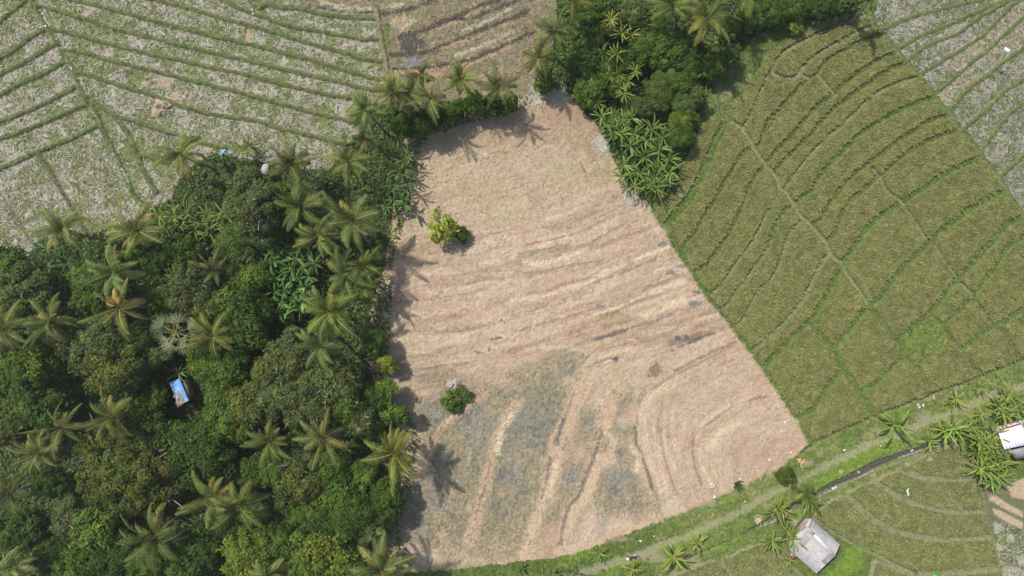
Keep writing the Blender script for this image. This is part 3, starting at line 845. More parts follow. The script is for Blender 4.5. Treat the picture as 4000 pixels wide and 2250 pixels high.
row(11, '930,180 980,60 1050,0', 10, OLIV, .6, .35); row(11, '930,320 935,420 955,500 1000,600 1040,720 1065,800', 10, (.105, .078, .055), .9, .15); row(11, '1070,800 1100,880 1110,960', 8, (.16, .13, .075), .8, .25); row(11, '900,480 960,560 930,640', 17, PALE, .8, .3)
row(11, '800,1060 950,1090 1050,1080 1200,1010 1300,970', 20, (.38, .29, .185), .8, .25); row(11, '350,1260 500,1240 700,1180 800,1100', 24, (.37, .275, .18), .85, .25)
row(11, '650,970 700,1060 660,1100', 30, (.27, .235, .175), .7, .35); row(11, '700,1190 800,1160 900,1130 1050,1070', 8, (.12, .105, .075), .75, .25)
row(11, '1100,260 1130,450 1180,650 1240,830', 8, (.215, .15, .09), .8, .08, 4); row(11, '1932,90 1700,150 1520,270 1395,370 1362,480 1382,620 1430,760', 8, (.20, .138, .082), .85, .05, 4); row(11, '1680,-310 1480,-190 1270,-90 1130,-10 1000,80 950,180 945,300', 8, (.215, .15, .09), .75, .1, 5); row(11, '1400,400 1440,300 1580,200 1760,120', 16, PALE, .45, .2); row(11, '980,230 1010,420 1060,620 1130,800', 18, PALE, .4, .2); row(11, '1250,330 1280,520 1320,720', 16, (.29, .215, .14), .5, .2); row(11, '1130,300 1160,480 1230,640', 13, PALE, .5, .35)
row(11, '1480,480 1540,400 1640,330 1720,290', 22, PALE, .65, .3); row(11, '1420,500 1440,640 1500,740', 13, PALE, .45, .35); row(11, '1100,880 1300,840 1500,800 1640,780', 12, (.25, .22, .15), .4, .4); row(11, '960,200 1100,60 1250,20', 22, PALE, .35, .4)
d = np.hypot((GU - T(11, '1780,500')[0][0]) / 110, (GV - T(11, '1780,500')[0][1]) / 66) + (n60 - .5) * 1.2
paint(ss(1.2, .4, d) * .5 * MM, (.285, .185, .13))
# ragged grassy margin of the field
d = dline(P_MID + P_MID[:1], 60)
paint(ss(11, 3, d + (n10 - .5) * 9) * MM * .5 * (GU > 2520), (.20, .175, .09))
paint(MM * ss(2170, 2230, GV - (GU - 1700) * .02 + (n60 - .5) * 90) * .6, (.13, .135, .045))
C *= (1 + (h_jit * .22)[..., None])

# ------------------------------------------------------------------ cut the sheet into its fields and link them
rid = np.zeros(GU.shape, np.int8)
rid[m_nw] = 2; rid[m_ne] = 3; rid[m_top] = 4; rid[m_stub] = 9
rid[m_bank] = 5
rid[(road_a > .5)] = 6
rid[m_mid] = 1
rid[crop_e] = 7; rid[crop_s] = 8
VX = ((GU - 2000) / SC).astype(np.float32)
VY = ((1125 - GV) / SC).astype(np.float32)
P3 = np.stack([VX, VY, Z], -1).reshape(-1, 3)
CF = C.reshape(-1, 3)
WF = wet.reshape(-1)
a = (np.arange(NY - 1)[:, None] * NX + np.arange(NX - 1)[None])
QF = np.stack([a + NX, a + NX + 1, a + 1, a], -1).reshape(-1, 4)
fr = rid[:-1, :-1].reshape(-1)


def cut(ids):
    F = QF[np.isin(fr, ids)]
    used = np.zeros(NX * NY, bool)
    used[F.ravel()] = True
    re = np.cumsum(used) - 1
    return P3[used], re[F].astype(np.int32), CF[used], WF[used]


for ids, name, mat, lab in (((0,), 'terrain', M_TURF, 'rough green and tan grassland between the fields'), ((1,), 'harvested_field', M_SOIL, 'large dry pinkish tan harvested field in the middle'),
                            ((2,), 'straw_field', M_SOIL, 'terraced field of pale straw and green regrowth, upper left'), ((3,), 'straw_field', M_SOIL, 'striped whitish straw field, upper right'),
                            ((4,), 'stubble_field', M_SOIL, 'brown stubble field with dark mud lines at the top edge'), ((9,), 'straw_field', M_SOIL, 'small white straw plot in the lower right corner'),
                            ((5,), 'field_bank', M_TURF, 'narrow raised grassy banks dividing the straw terraces'), ((6,), 'dirt_path', M_TURF, 'pale dirt track beside the irrigation ditch')):
    V, F, CC, WW = cut(ids)
    tag(link(name, mesh_np(name, V, F, CC, mat, True, WW)), lab, None, None, 'structure')

# land beyond the fine sheet, reaching the horizon
mb = MB()
x0, x1, y0, y1 = VX[0, 0], VX[0, -1], VY[-1, 0], VY[0, 0]
B = 900
for (ax, ay, bx, by) in ((-B, -B, B, y0), (-B, y1, B, B), (-B, y0, x0, y1), (x1, y0, B, y1)):
    mb.add([(ax, ay, 0), (bx, ay, 0), (bx, by, 0), (ax, by, 0)], [[0, 1, 2, 3]], (.075, .095, .025))
tag(mb.build('ground', M_TURF), 'green farmland reaching away past the fields', None, None, 'structure')


# ------------------------------------------------------------------ loose straw, rice plants and grass as real blades
def scatter(mask, per_m2, seed):
    r = np.random.default_rng(seed)
    area = mask.sum() * (STEP / SC) ** 2
    n = int(area * per_m2)
    jj, ii = np.nonzero(mask)
    k = r.integers(0, len(jj), n)
    u = gu[ii[k]] + (r.random(n) - .5) * STEP
    v = gv[jj[k]] + (r.random(n) - .5) * STEP
    return u, v, r


def xy(u, v):
    return np.stack([(u - 2000) / SC, (1125 - v) / SC], -1)


def straws(mb, mask, per, seed, L, wd, col, jit=.25, lift=.05, ang=None, spread=3.2, follow=0.0):
    """curved wisps lying on the stubble"""
    u, v, r = scatter(mask, per, seed)
    n = len(u)
    p = xy(u, v)
    z = zat(u, v) + .02 + r.random(n) * lift
    a = r.random(n) * np.pi * 2 if ang is None else ang(u, v) + r.normal(0, spread, n)
    l = L * (.5 + r.random(n))
    bend = r.normal(0, .9, n)
    P = np.zeros((n, 4, 3)); S = np.zeros((n, 4, 3))
    cur = p.copy()
    for k in range(4):
        P[:, k, :2] = cur
        P[:, k, 2] = z + .05 * math.sin(k * 1.05)
        d = np.stack([np.cos(a), np.sin(a)], -1)
        wk = wd * (.6, 1, 1, .35)[k] * (.6 + .8 * r.random(n))
        S[:, k, :2] = np.stack([-d[:, 1], d[:, 0]], -1) * wk[:, None]
        S[:, k, 2] = wk * r.normal(0, .5, n)
        cur = cur + d * (l / 3)[:, None]
        a = a + bend / 3
    c = np.asarray(col, float)
    if c.ndim == 2: c = c[r.integers(0, len(c), n)]
    else: c = np.broadcast_to(c, (n, 3))
    if follow: c = c * (1 - follow) + samp(C, u, v) * 1.25 * follow
    mb.strips(P, S, c * (1 + (r.random((n, 1)) - .5) * 2 * jit))


def blades(mb, mask, per, seed, H, wd, cols, nb=3, lean=.7, jit=.3, tip=None, follow=0.0):
    """tufts of nb arching blades"""
    u, v, r = scatter(mask, per, seed)
    n0 = len(u)
    u, v = np.repeat(u, nb), np.repeat(v, nb)
    n = len(u)
    u = u + r.normal(0, 1.5, n); v = v + r.normal(0, 1.5, n)
    p = xy(u, v)
    z = zat(u, v) - .03
    a = r.random(n) * 2 * np.pi
    h = H * (.55 + .8 * r.random(n))
    le = lean * (.4 + r.random(n)) * h
    d = np.stack([np.cos(a), np.sin(a)], -1)
    P = np.zeros((n, 3, 3)); S = np.zeros((n, 3, 3))
    for k, (q, hz) in enumerate(((0, 0), (.45, .75), (1.0, .8))):
        P[:, k, :2] = p + d * (le * q)[:, None]
        P[:, k, 2] = z + h * hz
        wk = wd * (.8, 1, .25)[k]
        S[:, k, :2] = np.stack([-d[:, 1], d[:, 0]], -1) * wk
    c = np.asarray(cols, float)
    c = c[np.repeat(r.integers(0, len(c), n0), nb)] * (1 + (r.random((n, 1)) - .5) * 2 * jit)
    if follow: c = c * (1 - follow) + samp(C, u, v) * follow
    C3 = np.repeat(c[:, None], 3, 1)
    if tip is not None: C3[:, 2] = C3[:, 2] * .4 + np.asarray(tip) * .6
    mb.strips(P, S, C3)


def row_ang(u, v):
    return -samp(th, u, v)


flat = (bank < -2)
mb = MB()
noln = np.full(GU.shape, 1e3, np.float32)
for p in THIN_NW + GREY_NW: dline(p, 30, noln)
flat &= (noln > 6) & ~bare
straws(mb, m_nw & flat & (fbm(60, 90) > .36), 7, 1, .7, .03, [(.36, .33, .26), (.42, .39, .33), (.30, .27, .20)])
straws(mb, m_nw & flat, 9, 2, .45, .035, [(.105, .122, .044), (.125, .135, .052), (.09, .105, .04)])
tag(mb.build('loose_straw', M_STRAW), 'pale straw and green regrowth strewn over the upper left terraces', 'straw', None, 'stuff')
mb = MB()
straws(mb, m_ne & flat, 13, 3, .6, .028, [(.31, .29, .24), (.36, .345, .30), (.25, .23, .175)])
straws(mb, m_ne & flat, 13, 4, .45, .032, [(.10, .12, .046), (.12, .135, .055), (.085, .10, .038)])
straws(mb, m_stub, 12, 14, .5, .03, [(.31, .29, .23), (.34, .32, .26), (.10, .12, .045)])
tag(mb.build('loose_straw', M_STRAW), 'whitish straw strewn over the striped upper right field', 'straw', None, 'stuff')
mb = MB()
straws(mb, m_top & flat, 8, 5, .55, .045, [(.26, .22, .14), (.19, .15, .08), (.13, .13, .045), (.34, .30, .21)], follow=.78)
tag(mb.build('loose_straw', M_STRAW), 'brown stubble and hay rows on the top edge field', 'straw', None, 'stuff')
mb = MB()
straws(mb, m_mid & (hollow < .5) & (north < .6), 5.0, 6, .55, .025, [(.41, .335, .235), (.45, .38, .275), (.37, .285, .19)], .15, .05, row_ang, .8, .7)
straws(mb, m_mid & (hollow < .5) & (north >= .6), 5, 26, .38, .03, [(.40, .32, .22), (.44, .37, .265), (.35, .265, .175), (.25, .18, .115)], .15, .04, row_ang, 1.5, .6)
straws(mb, m_mid & (hollow < .5), 2.5, 16, .4, .025, [(.22, .16, .10), (.27, .20, .125)], .2, .02, row_ang, .9, .5)
straws(mb, m_mid & (hollow >= .4), 12, 7, .32, .03, [(.15, .14, .07), (.19, .16, .085), (.10, .108, .06), (.13, .14, .125)], .3, .05, None, 1, .45)
for q, n_, rr in ((T(3, '370,720')[0], 240, 46), (T(3, '170,740')[0], 200, 40), (T(3, '690,1100')[0], 240, 44), (T(7, '900,50')[0], 120, 36)):
    mk = np.hypot(GU - q[0], GV - q[1]) + (n25 - .5) * 40 < rr
    straws(mb, mk & ~m_rice & ~m_wood, .6 * n_ / (math.pi * (rr / SC) ** 2), int(q[0]), .8, .03, [(.42, .39, .30), (.46, .43, .35), (.32, .30, .19)], .2, .12)
tag(mb.build('loose_straw', M_STRAW), 'dry tan straw lying over the middle field', 'straw', None, 'stuff')

RICE_C = [(.226, .232, .076), (.256, .246, .088), (.200, .214, .068), (.168, .192, .060), (.272, .256, .108), (.135, .160, .050)]
rc = mix3([(.2, (.145, .156, .050)), (.5, (.195, .197, .068)), (.8, (.230, .218, .088))], .45 * n25 + .3 * n120 + .25 * white)
C[crop_e | crop_s] = rc[crop_e | crop_s]
CF = C.reshape(-1, 3)
for ids, mk, seed, lab, cols in (((7,), crop_e, 21, 'ripening olive gold rice standing in the curved plots on the right', RICE_C),
                                 ((8,), crop_s, 22, 'greener standing rice in the plots around the grey roofed house', [tuple(np.array(c) * (.88, 1.0, 1.05)) for c in RICE_C])):
    V, F, CC, _ = cut(ids)
    mb = MB()
    mb.add(V, F, CC * .72)
    blades(mb, mk, 22, seed, .27, .03, cols, 3, 1.0, .25, (.265, .245, .095))
    tag(mb.build('rice_crop', M_CROP), lab, 'rice crop', None, 'stuff')

GR = [(.105, .148, .034), (.130, .172, .038), (.085, .118, .028), (.160, .180, .055)]
mb = MB()
blades(mb, m_bank & ~m_wood, 12, 31, .16, .03, GR, 3, 1.1, .25, None, .5)
turf = (rid == 0) & (~m_wood) & (in_ditch < -2) & (d_nd > 6) & (GU > -60) & (GU < 4060) & (GV > -60) & (GV < 2310)
blades(mb, turf & ((C[..., 1] - C[..., 0]) > .008), 16, 32, .22, .035, GR, 3, 1.0, .3, None, .7)
blades(mb, inside(P_PATCH), 14, 33, .2, .03, [(.15, .19, .04), (.18, .20, .055)], 3, 1.0, .25, None, .5)
tag(mb.build('grass', M_GRASS), 'green grass on the banks, verges and field margins', 'grass', None, 'stuff')

# water in the ditch
mb = MB()
pts = np.array(DITCH)
tg = np.gradient(pts, axis=0); tg /= np.linalg.norm(tg, axis=1, keepdims=True)
nr = np.stack([-tg[:, 1], tg[:, 0]], -1) * (dw[:, None] + 12)
q = np.concatenate([pts - nr, pts + nr])
n = len(pts)
Vw = np.concatenate([xy(q[:, 0], q[:, 1]), np.full((2 * n, 1), -.36)], 1)
Fw = [[i, i + 1, n + i + 1, n + i] for i in range(n - 1)]
mb.add(Vw, Fw, (.05, .05, .04))
tag(mb.build('water', M_WATER), 'dark water in the irrigation ditch', None, None, 'structure')

# ------------------------------------------------------------------ plants
def unit(a):
    return a / (np.linalg.norm(a, axis=-1, keepdims=True) + 1e-9)


def palm_crown(seed, n=19, dry=2, up=0.0):
    r = np.random.default_rng(seed)
    mb = MB()
    for i in range(n):
        t = i / (n - 1)
        az = i * 2.39996 + r.normal(0, .34)
        el = math.radians(82 - 80 * t ** .9 + r.normal(0, 9) + up)
        droop = math.radians(62 + 50 * r.random() + 14 * t)
        Lf = (2.6 + .9 * math.sin(math.pi * min(1, t * 1.15 + .2)) * 1.0) * (.82 + .42 * r.random())
        m = 10
        s = np.linspace(0, 1, m)
        ang = el - droop * s ** 1.4
        side_bend = r.normal(0, .32)
        azs = az + side_bend * s
        dr = np.cos(ang) * Lf / (m - 1); dz = np.sin(ang) * Lf / (m - 1)
        P = np.zeros((m, 3))
        P[1:, 0] = np.cumsum(dr * np.cos(azs))[:-1]; P[1:, 1] = np.cumsum(dr * np.sin(azs))[:-1]; P[1:, 2] = np.cumsum(dz)[:-1]
        P += np.array([math.cos(az), math.sin(az), 0]) * .12
        Tn = unit(np.gradient(P, axis=0))
        B = np.stack([-np.sin(azs), np.cos(azs), 0 * azs], -1)
        roll = r.normal(0, .45)
        Nn = np.cross(Tn, B) * -1
        Nn = np.where(Nn[:, 2:3] < 0, -Nn, Nn)
        B2 = B * math.cos(roll) + Nn * math.sin(roll)
        old = t > .70
        base = np.array([.080, .112, .018]) * (.7 + .6 * r.random())
        if old: base = np.array([.160, .150, .026]) * (.7 + .6 * r.random())
        if i >= n - dry and r.random() < .6: base = np.array([.23, .175, .05])
        rach = np.array([.25, .225, .07]) * (.75 + .4 * r.random())
        w = .045 * (1 - s * .75)
        mb.strips(P[None] + np.array([0, 0, .012]), (B * w[:, None])[None], rach)
        mb.strips((P - Nn * .04)[None], (Nn * w[:, None] * .6)[None], rach * .8)
        nl = 30
        sl = np.linspace(.10, .995, nl)
        for sg in (-1, 1):
            p0 = np.stack([np.interp(sl, s, P[:, k]) for k in range(3)], -1)
            tt = unit(np.stack([np.interp(sl, s, Tn[:, k]) for k in range(3)], -1))
            bb = unit(np.stack([np.interp(sl, s, B2[:, k]) for k in range(3)], -1)) * sg
            ll = (.20 + .56 * np.sin(np.pi * np.clip(sl * .86 + .12, 0, 1)) ** .8) * (.9 + .2 * r.random(nl)) * (.7 + .3 * (1 - sl))
            fw = .35 + .75 * sl
            d0 = unit(bb + tt * fw[:, None] + np.array([0, 0, -.18]) + r.normal(0, .07, (nl, 3)))
            d1 = unit(d0 + np.array([0, 0, -.75]) * (.5 + .7 * r.random((nl, 1))))
            Q = np.stack([p0, p0 + d0 * (ll * .55)[:, None], p0 + d0 * (ll * .55)[:, None] + d1 * (ll * .45)[:, None]], 1)
            wv = unit(tt - d0 * np.sum(tt * d0, -1, keepdims=True)) * .030
            S = np.stack([wv * .9, wv, wv * .22], 1)
            cc = base * (.8 + .4 * r.random((nl, 1)))
            tip = np.clip((sl - .75) * 3, 0, 1)[:, None] * (.4 if old else .15)
            cc = cc * (1 - tip) + np.array([.20, .155, .05]) * tip
            mb.strips(Q, S, cc)
    # spear of young leaf, boots and nuts
    mb.tube([(0, 0, -.3), (0, 0, .2), (.05, 0, .8), (.08, .02, 1.3)], [.16, .14, .05, .012], (.13, .13, .05), 6)
    return mb.mesh('crown', M_PALM)


def nut_mesh(seed):
    r = np.random.default_rng(seed)
    mb = MB()
    for k in range(7):
        a = k * .9 + r.random()
        c = np.array([math.cos(a) * .27, math.sin(a) * .27, -.18 - .16 * r.random()])
        mb.tube([c + (0, 0, -.13), c + (0, 0, -.08), c, c + (0, 0, .08), c + (0, 0, .12)], [.02, .085, .11, .085, .02], [(.17, .19, .05), (.26, .19, .07)][k % 2], 6)
    return mb.mesh('coconuts', M_PALM, True)


PALMS = [palm_crown(100 + k, (17, 21, 14, 19, 23, 16, 18, 13)[k % 8], (2, 3, 1, 4)[k % 4]) for k in range(14)]
PALMS_UP = [palm_crown(140 + k, 14, 1, 6) for k in range(3)]
NUTS = [nut_mesh(1), nut_mesh(2)]


def coconut_palm(u, v, dpx, h, label, k, group='coconut palms', lean=None, young=False):
    top = np.array(W(u, v, h))
    r = np.random.default_rng(int(u * 7 + v))
    if lean is None: lean = (r.normal(.7, .7), r.normal(-.4, .6))
    base = np.array([top[0] + lean[0], top[1] + lean[1], 0.0])
    e = empty('coconut_palm', base)
    tag(e, label, 'palm tree', group)
    s = dpx / SC * (1 - h / CAMH) / 5.3
    q = np.linspace(0, 1, 9)
    off = top - base
    pts = np.stack([off[0] * q ** 1.6, off[1] * q ** 1.6, h * q - .1 * (1 - q)], -1)
    mb = MB()
    mb.tube(pts, (.17 - .07 * q + .06 * (q < .05)) * (.8 + .3 * s), np.stack([np.full(9, x) for x in (.19, .165, .135)], -1).repeat(7, 0), 7, False)
    mb.build('trunk', M_BARK, e, True)
    pool = PALMS_UP if young else PALMS
    c = link('crown', pool[k % len(pool)], e, tuple(off), r.random() * 6.28)
    c.scale = (s * (.9 + .2 * r.random()), s * (.9 + .2 * r.random()), s)
    c.rotation_euler = (r.normal(0, .2), r.normal(0, .2), r.random() * 6.28)
    f = .75 + .5 * r.random()
    c.color = (f * (.92 + .2 * r.random()), f, f * (.8 + .5 * r.random()), 1)
    if not young:
        n = link('coconuts', NUTS[k % 2], e, tuple(off), r.random() * 6.28)
        n.scale = (s, s, s)
    return e


def fan_palm(u, v, dpx, h, label):
    top = np.array(W(u, v, h))
    base = np.array([top[0] + 1.6, top[1] - 1.2, 0])
    e = empty('fan_palm', base)
    tag(e, label, 'palm tree')
    off = top - base
    q = np.linspace(0, 1, 8)
    mb = MB()
    mb.tube(np.stack([off[0] * q ** 1.3, off[1] * q ** 1.3, h * q], -1), .2 - .06 * q, (.20, .18, .15), 8, False)
    mb.build('trunk', M_BARK, e, True)
    r = np.random.default_rng(3)
    mb = MB()
    R0 = dpx / SC * (1 - h / CAMH) / 2
    for i in range(14):
        t = i / 13
        az = i * 2.39996 + r.normal(0, .15)
        el = math.radians(72 - 85 * t)
        d = np.array([math.cos(az) * math.cos(el), math.sin(az) * math.cos(el), math.sin(el)])
        lp = R0 * (.38 + .3 * r.random())
        P = np.stack([d * 0, d * lp * .6, d * lp + np.array([0, 0, -.1])])
        mb.strips(P[None], np.tile(np.array([-math.sin(az), math.cos(az), 0]) * .035, (1, 3, 1)), (.34, .24, .10))
        hub = P[-1]
        B = np.array([-math.sin(az), math.cos(az), 0.])
        up = np.cross(d, B)
        ns = 16
        fa = np.linspace(-1.25, 1.25, ns)
        fd = unit(np.cos(fa)[:, None] * d + np.sin(fa)[:, None] * B + np.array([0, 0, -.10]) + r.normal(0, .05, (ns, 3)))
        L = R0 * (.46 + .10 * r.random((ns, 1)))
        Q = np.stack([np.tile(hub, (ns, 1)), hub + fd * L * .6, hub + fd * L + np.array([0, 0, -.13])], 1)
        wv = unit(np.cross(fd, up)) * .036
        mb.strips(Q, np.stack([wv * .5, wv, wv * .15], 1), np.array([.19, .205, .105]) * (.75 + .5 * r.random((ns, 1))))
    c = mb.build('crown', M_PALM, e)
    c.location = tuple(off)
    return e


def banana_crown(seed, n=10, slim=1.0, dead=1):
    r = np.random.default_rng(seed)
    mb = MB()
    for i in range(n):
        t = i / max(1, n - 1)
        az = i * 2.39996 + r.normal(0, .3)
        el = math.radians(72 - 62 * t + r.normal(0, 8))
        L = (1.5 + .75 * math.sin(math.pi * min(1, t + .25))) * (.85 + .3 * r.random())
        m = 12
        s = np.linspace(0, 1, m)
        ang = el - math.radians(55 + 35 * r.random()) * s ** 1.5
        azs = az + r.normal(0, .2) * s
        P = np.zeros((m, 3))
        st = L / (m - 1)
        P[1:, 0] = np.cumsum(np.cos(ang) * np.cos(azs) * st)[:-1]; P[1:, 1] = np.cumsum(np.cos(ang) * np.sin(azs) * st)[:-1]; P[1:, 2] = np.cumsum(np.sin(ang) * st)[:-1]
        Tn = unit(np.gradient(P, axis=0))
        B = np.stack([-np.sin(azs), np.cos(azs), 0 * azs], -1)
        Nn = np.cross(Tn, B); Nn = np.where(Nn[:, 2:3] < 0, -Nn, Nn)
        roll = r.normal(0, .3)
        w = .27 * slim * np.sin(np.pi * np.clip((s - .13) / .87, 0, 1)) ** .55 * (.85 + .3 * r.random())
        w = w * (.85 + .3 * r.random(m)) + .015
        base = np.array([.082, .150, .030]) * (.75 + .5 * r.random())
        dy = i >= n - dead
        if dy: base = np.array([.145, .155, .045]) if r.random() < .6 else np.array([.13, .105, .055])
        fold = .75 + .35 * r.random()
        for sg in (-1, 1):
            ed = unit(B * sg * math.cos(fold + sg * roll) - Nn * math.sin(fold + sg * roll) * .9)
            mid = P + ed * (w * .5)[:, None]
            mb.strips(mid[None], (ed * (w * .5)[:, None])[None] * sg, base * (.9 + .2 * r.random()))
        mb.strips((P + Nn * .012)[None], (B * (.032 * (1 - .7 * s))[:, None])[None], np.array([.20, .235, .085]))
    return mb.mesh('crown', M_BANANA)


def stem_mesh():
    mb = MB()
    q = np.linspace(0, 1, 5)
    mb.tube(np.stack([q * 0, q * 0, q], -1), [.13, .12, .105, .09, .06], (.16, .17, .07), 7, True)
    return mb.mesh('stem', M_BANANA, True)


BANS = [banana_crown(200 + k, 8 + k % 4, 1.0, 1 + k % 2) for k in range(8)]
BANS_SLIM = [banana_crown(230 + k, 13 + k % 3, .55, 1 + k % 2) for k in range(6)]
STEM = stem_mesh()
nban = [0]


def banana(u, v, dpx, h, label, group=None, slim=False, tint=(1, 1, 1)):
    r = np.random.default_rng(int(u * 13 + v * 3))
    k = nban[0]; nban[0] += 1
    hc = h * .62
    b = W(u, v, h * .8)
    e = empty('banana_plant', (b[0], b[1], 0.0))
    tag(e, label, 'banana plant', group)
    st = link('stem', STEM, e, (0, 0, -.05))
    s = dpx / SC * (1 - h / CAMH) / 3.1
    st.scale = (s, s, hc + .1)
    pool = BANS_SLIM if slim else BANS
    c = link('crown', pool[k % len(pool)], e, (0, 0, hc), r.random() * 6.28)
    c.rotation_euler = (r.normal(0, .12), r.normal(0, .12), r.random() * 6.28)
    c.scale = (s, s, s)
    f = .8 + .45 * r.random()
    c.color = (f * tint[0] * (.9 + .25 * r.random()), f * tint[1], f * tint[2], 1)
    return e


# ---- broadleaf trees: leaves gathered in clumps over an uneven dome, on limbs
def tree_crown(seed, K, leaf, nl, rho, feather=False, flat=.78, thin=0.0):
    r = np.random.default_rng(seed)
    # uneven dome of clumps
    g = np.arange(K) + .5
    zz = 1 - g / K * 1.25
    ph = g * 2.39996 + r.normal(0, .25, K)
    rr = np.sqrt(np.clip(1 - zz ** 2, 0, 1))
    rad = .70 + r.normal(0, .11, K)
    lob = 1 + .13 * np.sin(2 * ph + r.random() * 6) + .10 * np.sin(3 * ph + r.random() * 6)
    cen = np.stack([rr * np.cos(ph) * rad * lob, rr * np.sin(ph) * rad * lob, (zz * rad + r.normal(0, .07, K)) * flat], -1)
    rho_k = rho * (.7 + .6 * r.random(K))
    keep = r.random(K) > thin
    tint = .72 + .56 * r.random(K)
    hue = r.normal(0, .10, K)
    mb = MB()
    k = np.repeat(np.arange(K)[keep], nl)
    n = len(k)
    d = unit(r.normal(0, 1, (n, 3)) + np.array([0, 0, .35]))
    p = cen[k] + d * (rho_k[k] * (.62 + .45 * r.random(n) ** .6))[:, None] * np.array([1, 1, .8])
    nm = unit(d * .8 + unit(cen[k]) * .35 + np.array([0, 0, .35]) + r.normal(0, .42, (n, 3)))
    tdir = unit(np.cross(nm, r.normal(0, 1, (n, 3))))
    sdir = np.cross(nm, tdir)
    l = leaf * (.65 + .7 * r.random(n))[:, None]
    w = l * (.30 if not feather else .2)
    fold = nm * l * .10
    V = np.stack([p, p + tdir * l * .5 + sdir * w - fold, p + tdir * l - fold * 1.5, p + tdir * l * .5 - sdir * w - fold], 1).reshape(-1, 3)
    c = np.ones((n, 3)) * (tint[k] * (.75 + .5 * r.random(n)))[:, None]
    c[:, 0] *= 1 + hue[k] * .9 + r.normal(0, .08, n); c[:, 2] *= 1 - hue[k] * .7
    yl = r.random(n) < .015
    c[yl] *= np.array([2.2, 1.5, .9])
    F = np.arange(4 * n).reshape(-1, 4)
    mb.add(V, F, np.repeat(np.clip(c, .15, 3) * .3, 4, 0))
    me = mb.mesh('crown', M_LEAF)
    return me, cen


def tree_trunk(cen, seed, pale=False):
    """trunk from 0 up to the crown centre (z = 0) with limbs into the clumps; crown radius 1"""
    r = np.random.default_rng(seed)
    col = (.20, .185, .16) if not pale else (.36, .34, .31)
    mb = MB()
    mb.tube([(0, 0, -1.6), (.02, .01, -1.2), (.03, 0, -.7), (.0, .02, -.35)], [.10, .075, .065, .055], col, 7)
    for c in cen[::max(1, len(cen) // 14)]:
        a = np.array([0, .02, -.4])
        mid = a * .45 + c * .55 + np.array([r.normal(0, .05), r.normal(0, .05), -.10])
        mb.tube([a, mid, c * .97], [.042, .026, .008], col, 5, False)
    if pale:
        for c in cen[:: 3]:
            for q in range(3):
                e = c * 1.12 + r.normal(0, .12, 3)
                mb.tube([c * .8, (c * .8 + e) / 2 + r.normal(0, .03, 3), e], [.016, .011, .004], col, 4, False)
    return mb.mesh('trunk', M_BARK, True)


def crown_set(seed0, n, **kw):
    out = []
    for k in range(n):
        me, cen = tree_crown(seed0 + k, **kw)
        out.append((me, tree_trunk(cen, seed0 + k), tree_trunk(cen, seed0 + k, True)))
    return out


CR_S = crown_set(300, 3, K=16, leaf=.25, nl=60, rho=.34)
CR_M = crown_set(310, 4, K=38, leaf=.112, nl=150, rho=.27)
CR_L = crown_set(320, 3, K=76, leaf=.075, nl=180, rho=.20)
CR_X = crown_set(330, 1, K=200, leaf=.046, nl=190, rho=.125, flat=.6)
CR_F = crown_set(340, 2, K=40, leaf=.10, nl=170, rho=.26, feather=True)
CR_T = crown_set(350, 2, K=20, leaf=.20, nl=34, rho=.26, flat=1.0, thin=.2)
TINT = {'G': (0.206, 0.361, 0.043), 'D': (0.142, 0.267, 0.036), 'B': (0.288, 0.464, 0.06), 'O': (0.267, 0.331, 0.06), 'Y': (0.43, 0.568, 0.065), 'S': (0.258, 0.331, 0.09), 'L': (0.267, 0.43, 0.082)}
TINT['Z'] = (.60, .74, .085)
ntree = [0]


def tree(u, v, rpx, h, tint, label, group=None, style=None, name='broadleaf_tree', cat='tree'):
    k = ntree[0]; ntree[0] += 1
    r = np.random.default_rng(1000 + k)
    R = rpx / SC * (1 - h / CAMH) * 1.04
    if style == 'F': pool = CR_F
    elif style == 'T': pool = CR_T
    elif R > 6: pool = CR_X
    elif R > 3.6: pool = CR_L
    elif R > 1.7: pool = CR_M
    else: pool = CR_S
    me, t0, t1 = pool[k % len(pool)]
    zc = max(h - R * .72, R * .25)
    b = W(u, v, zc + R * .35)
    e = empty(name, (b[0], b[1], 0))
    tag(e, label, cat, group)
    c = link('crown', me, e, (0, 0, zc), r.random() * 6.28)
    c.scale = (R, R, R * (.9 + .15 * r.random()))
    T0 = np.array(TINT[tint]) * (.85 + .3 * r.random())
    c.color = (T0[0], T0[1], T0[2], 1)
    t = link('trunk', t1 if tint == 'S' or R > 6 else t0, e, (0, 0, zc), c.rotation_euler[2])
    t.scale = (R, R, zc / 1.55)
    return e

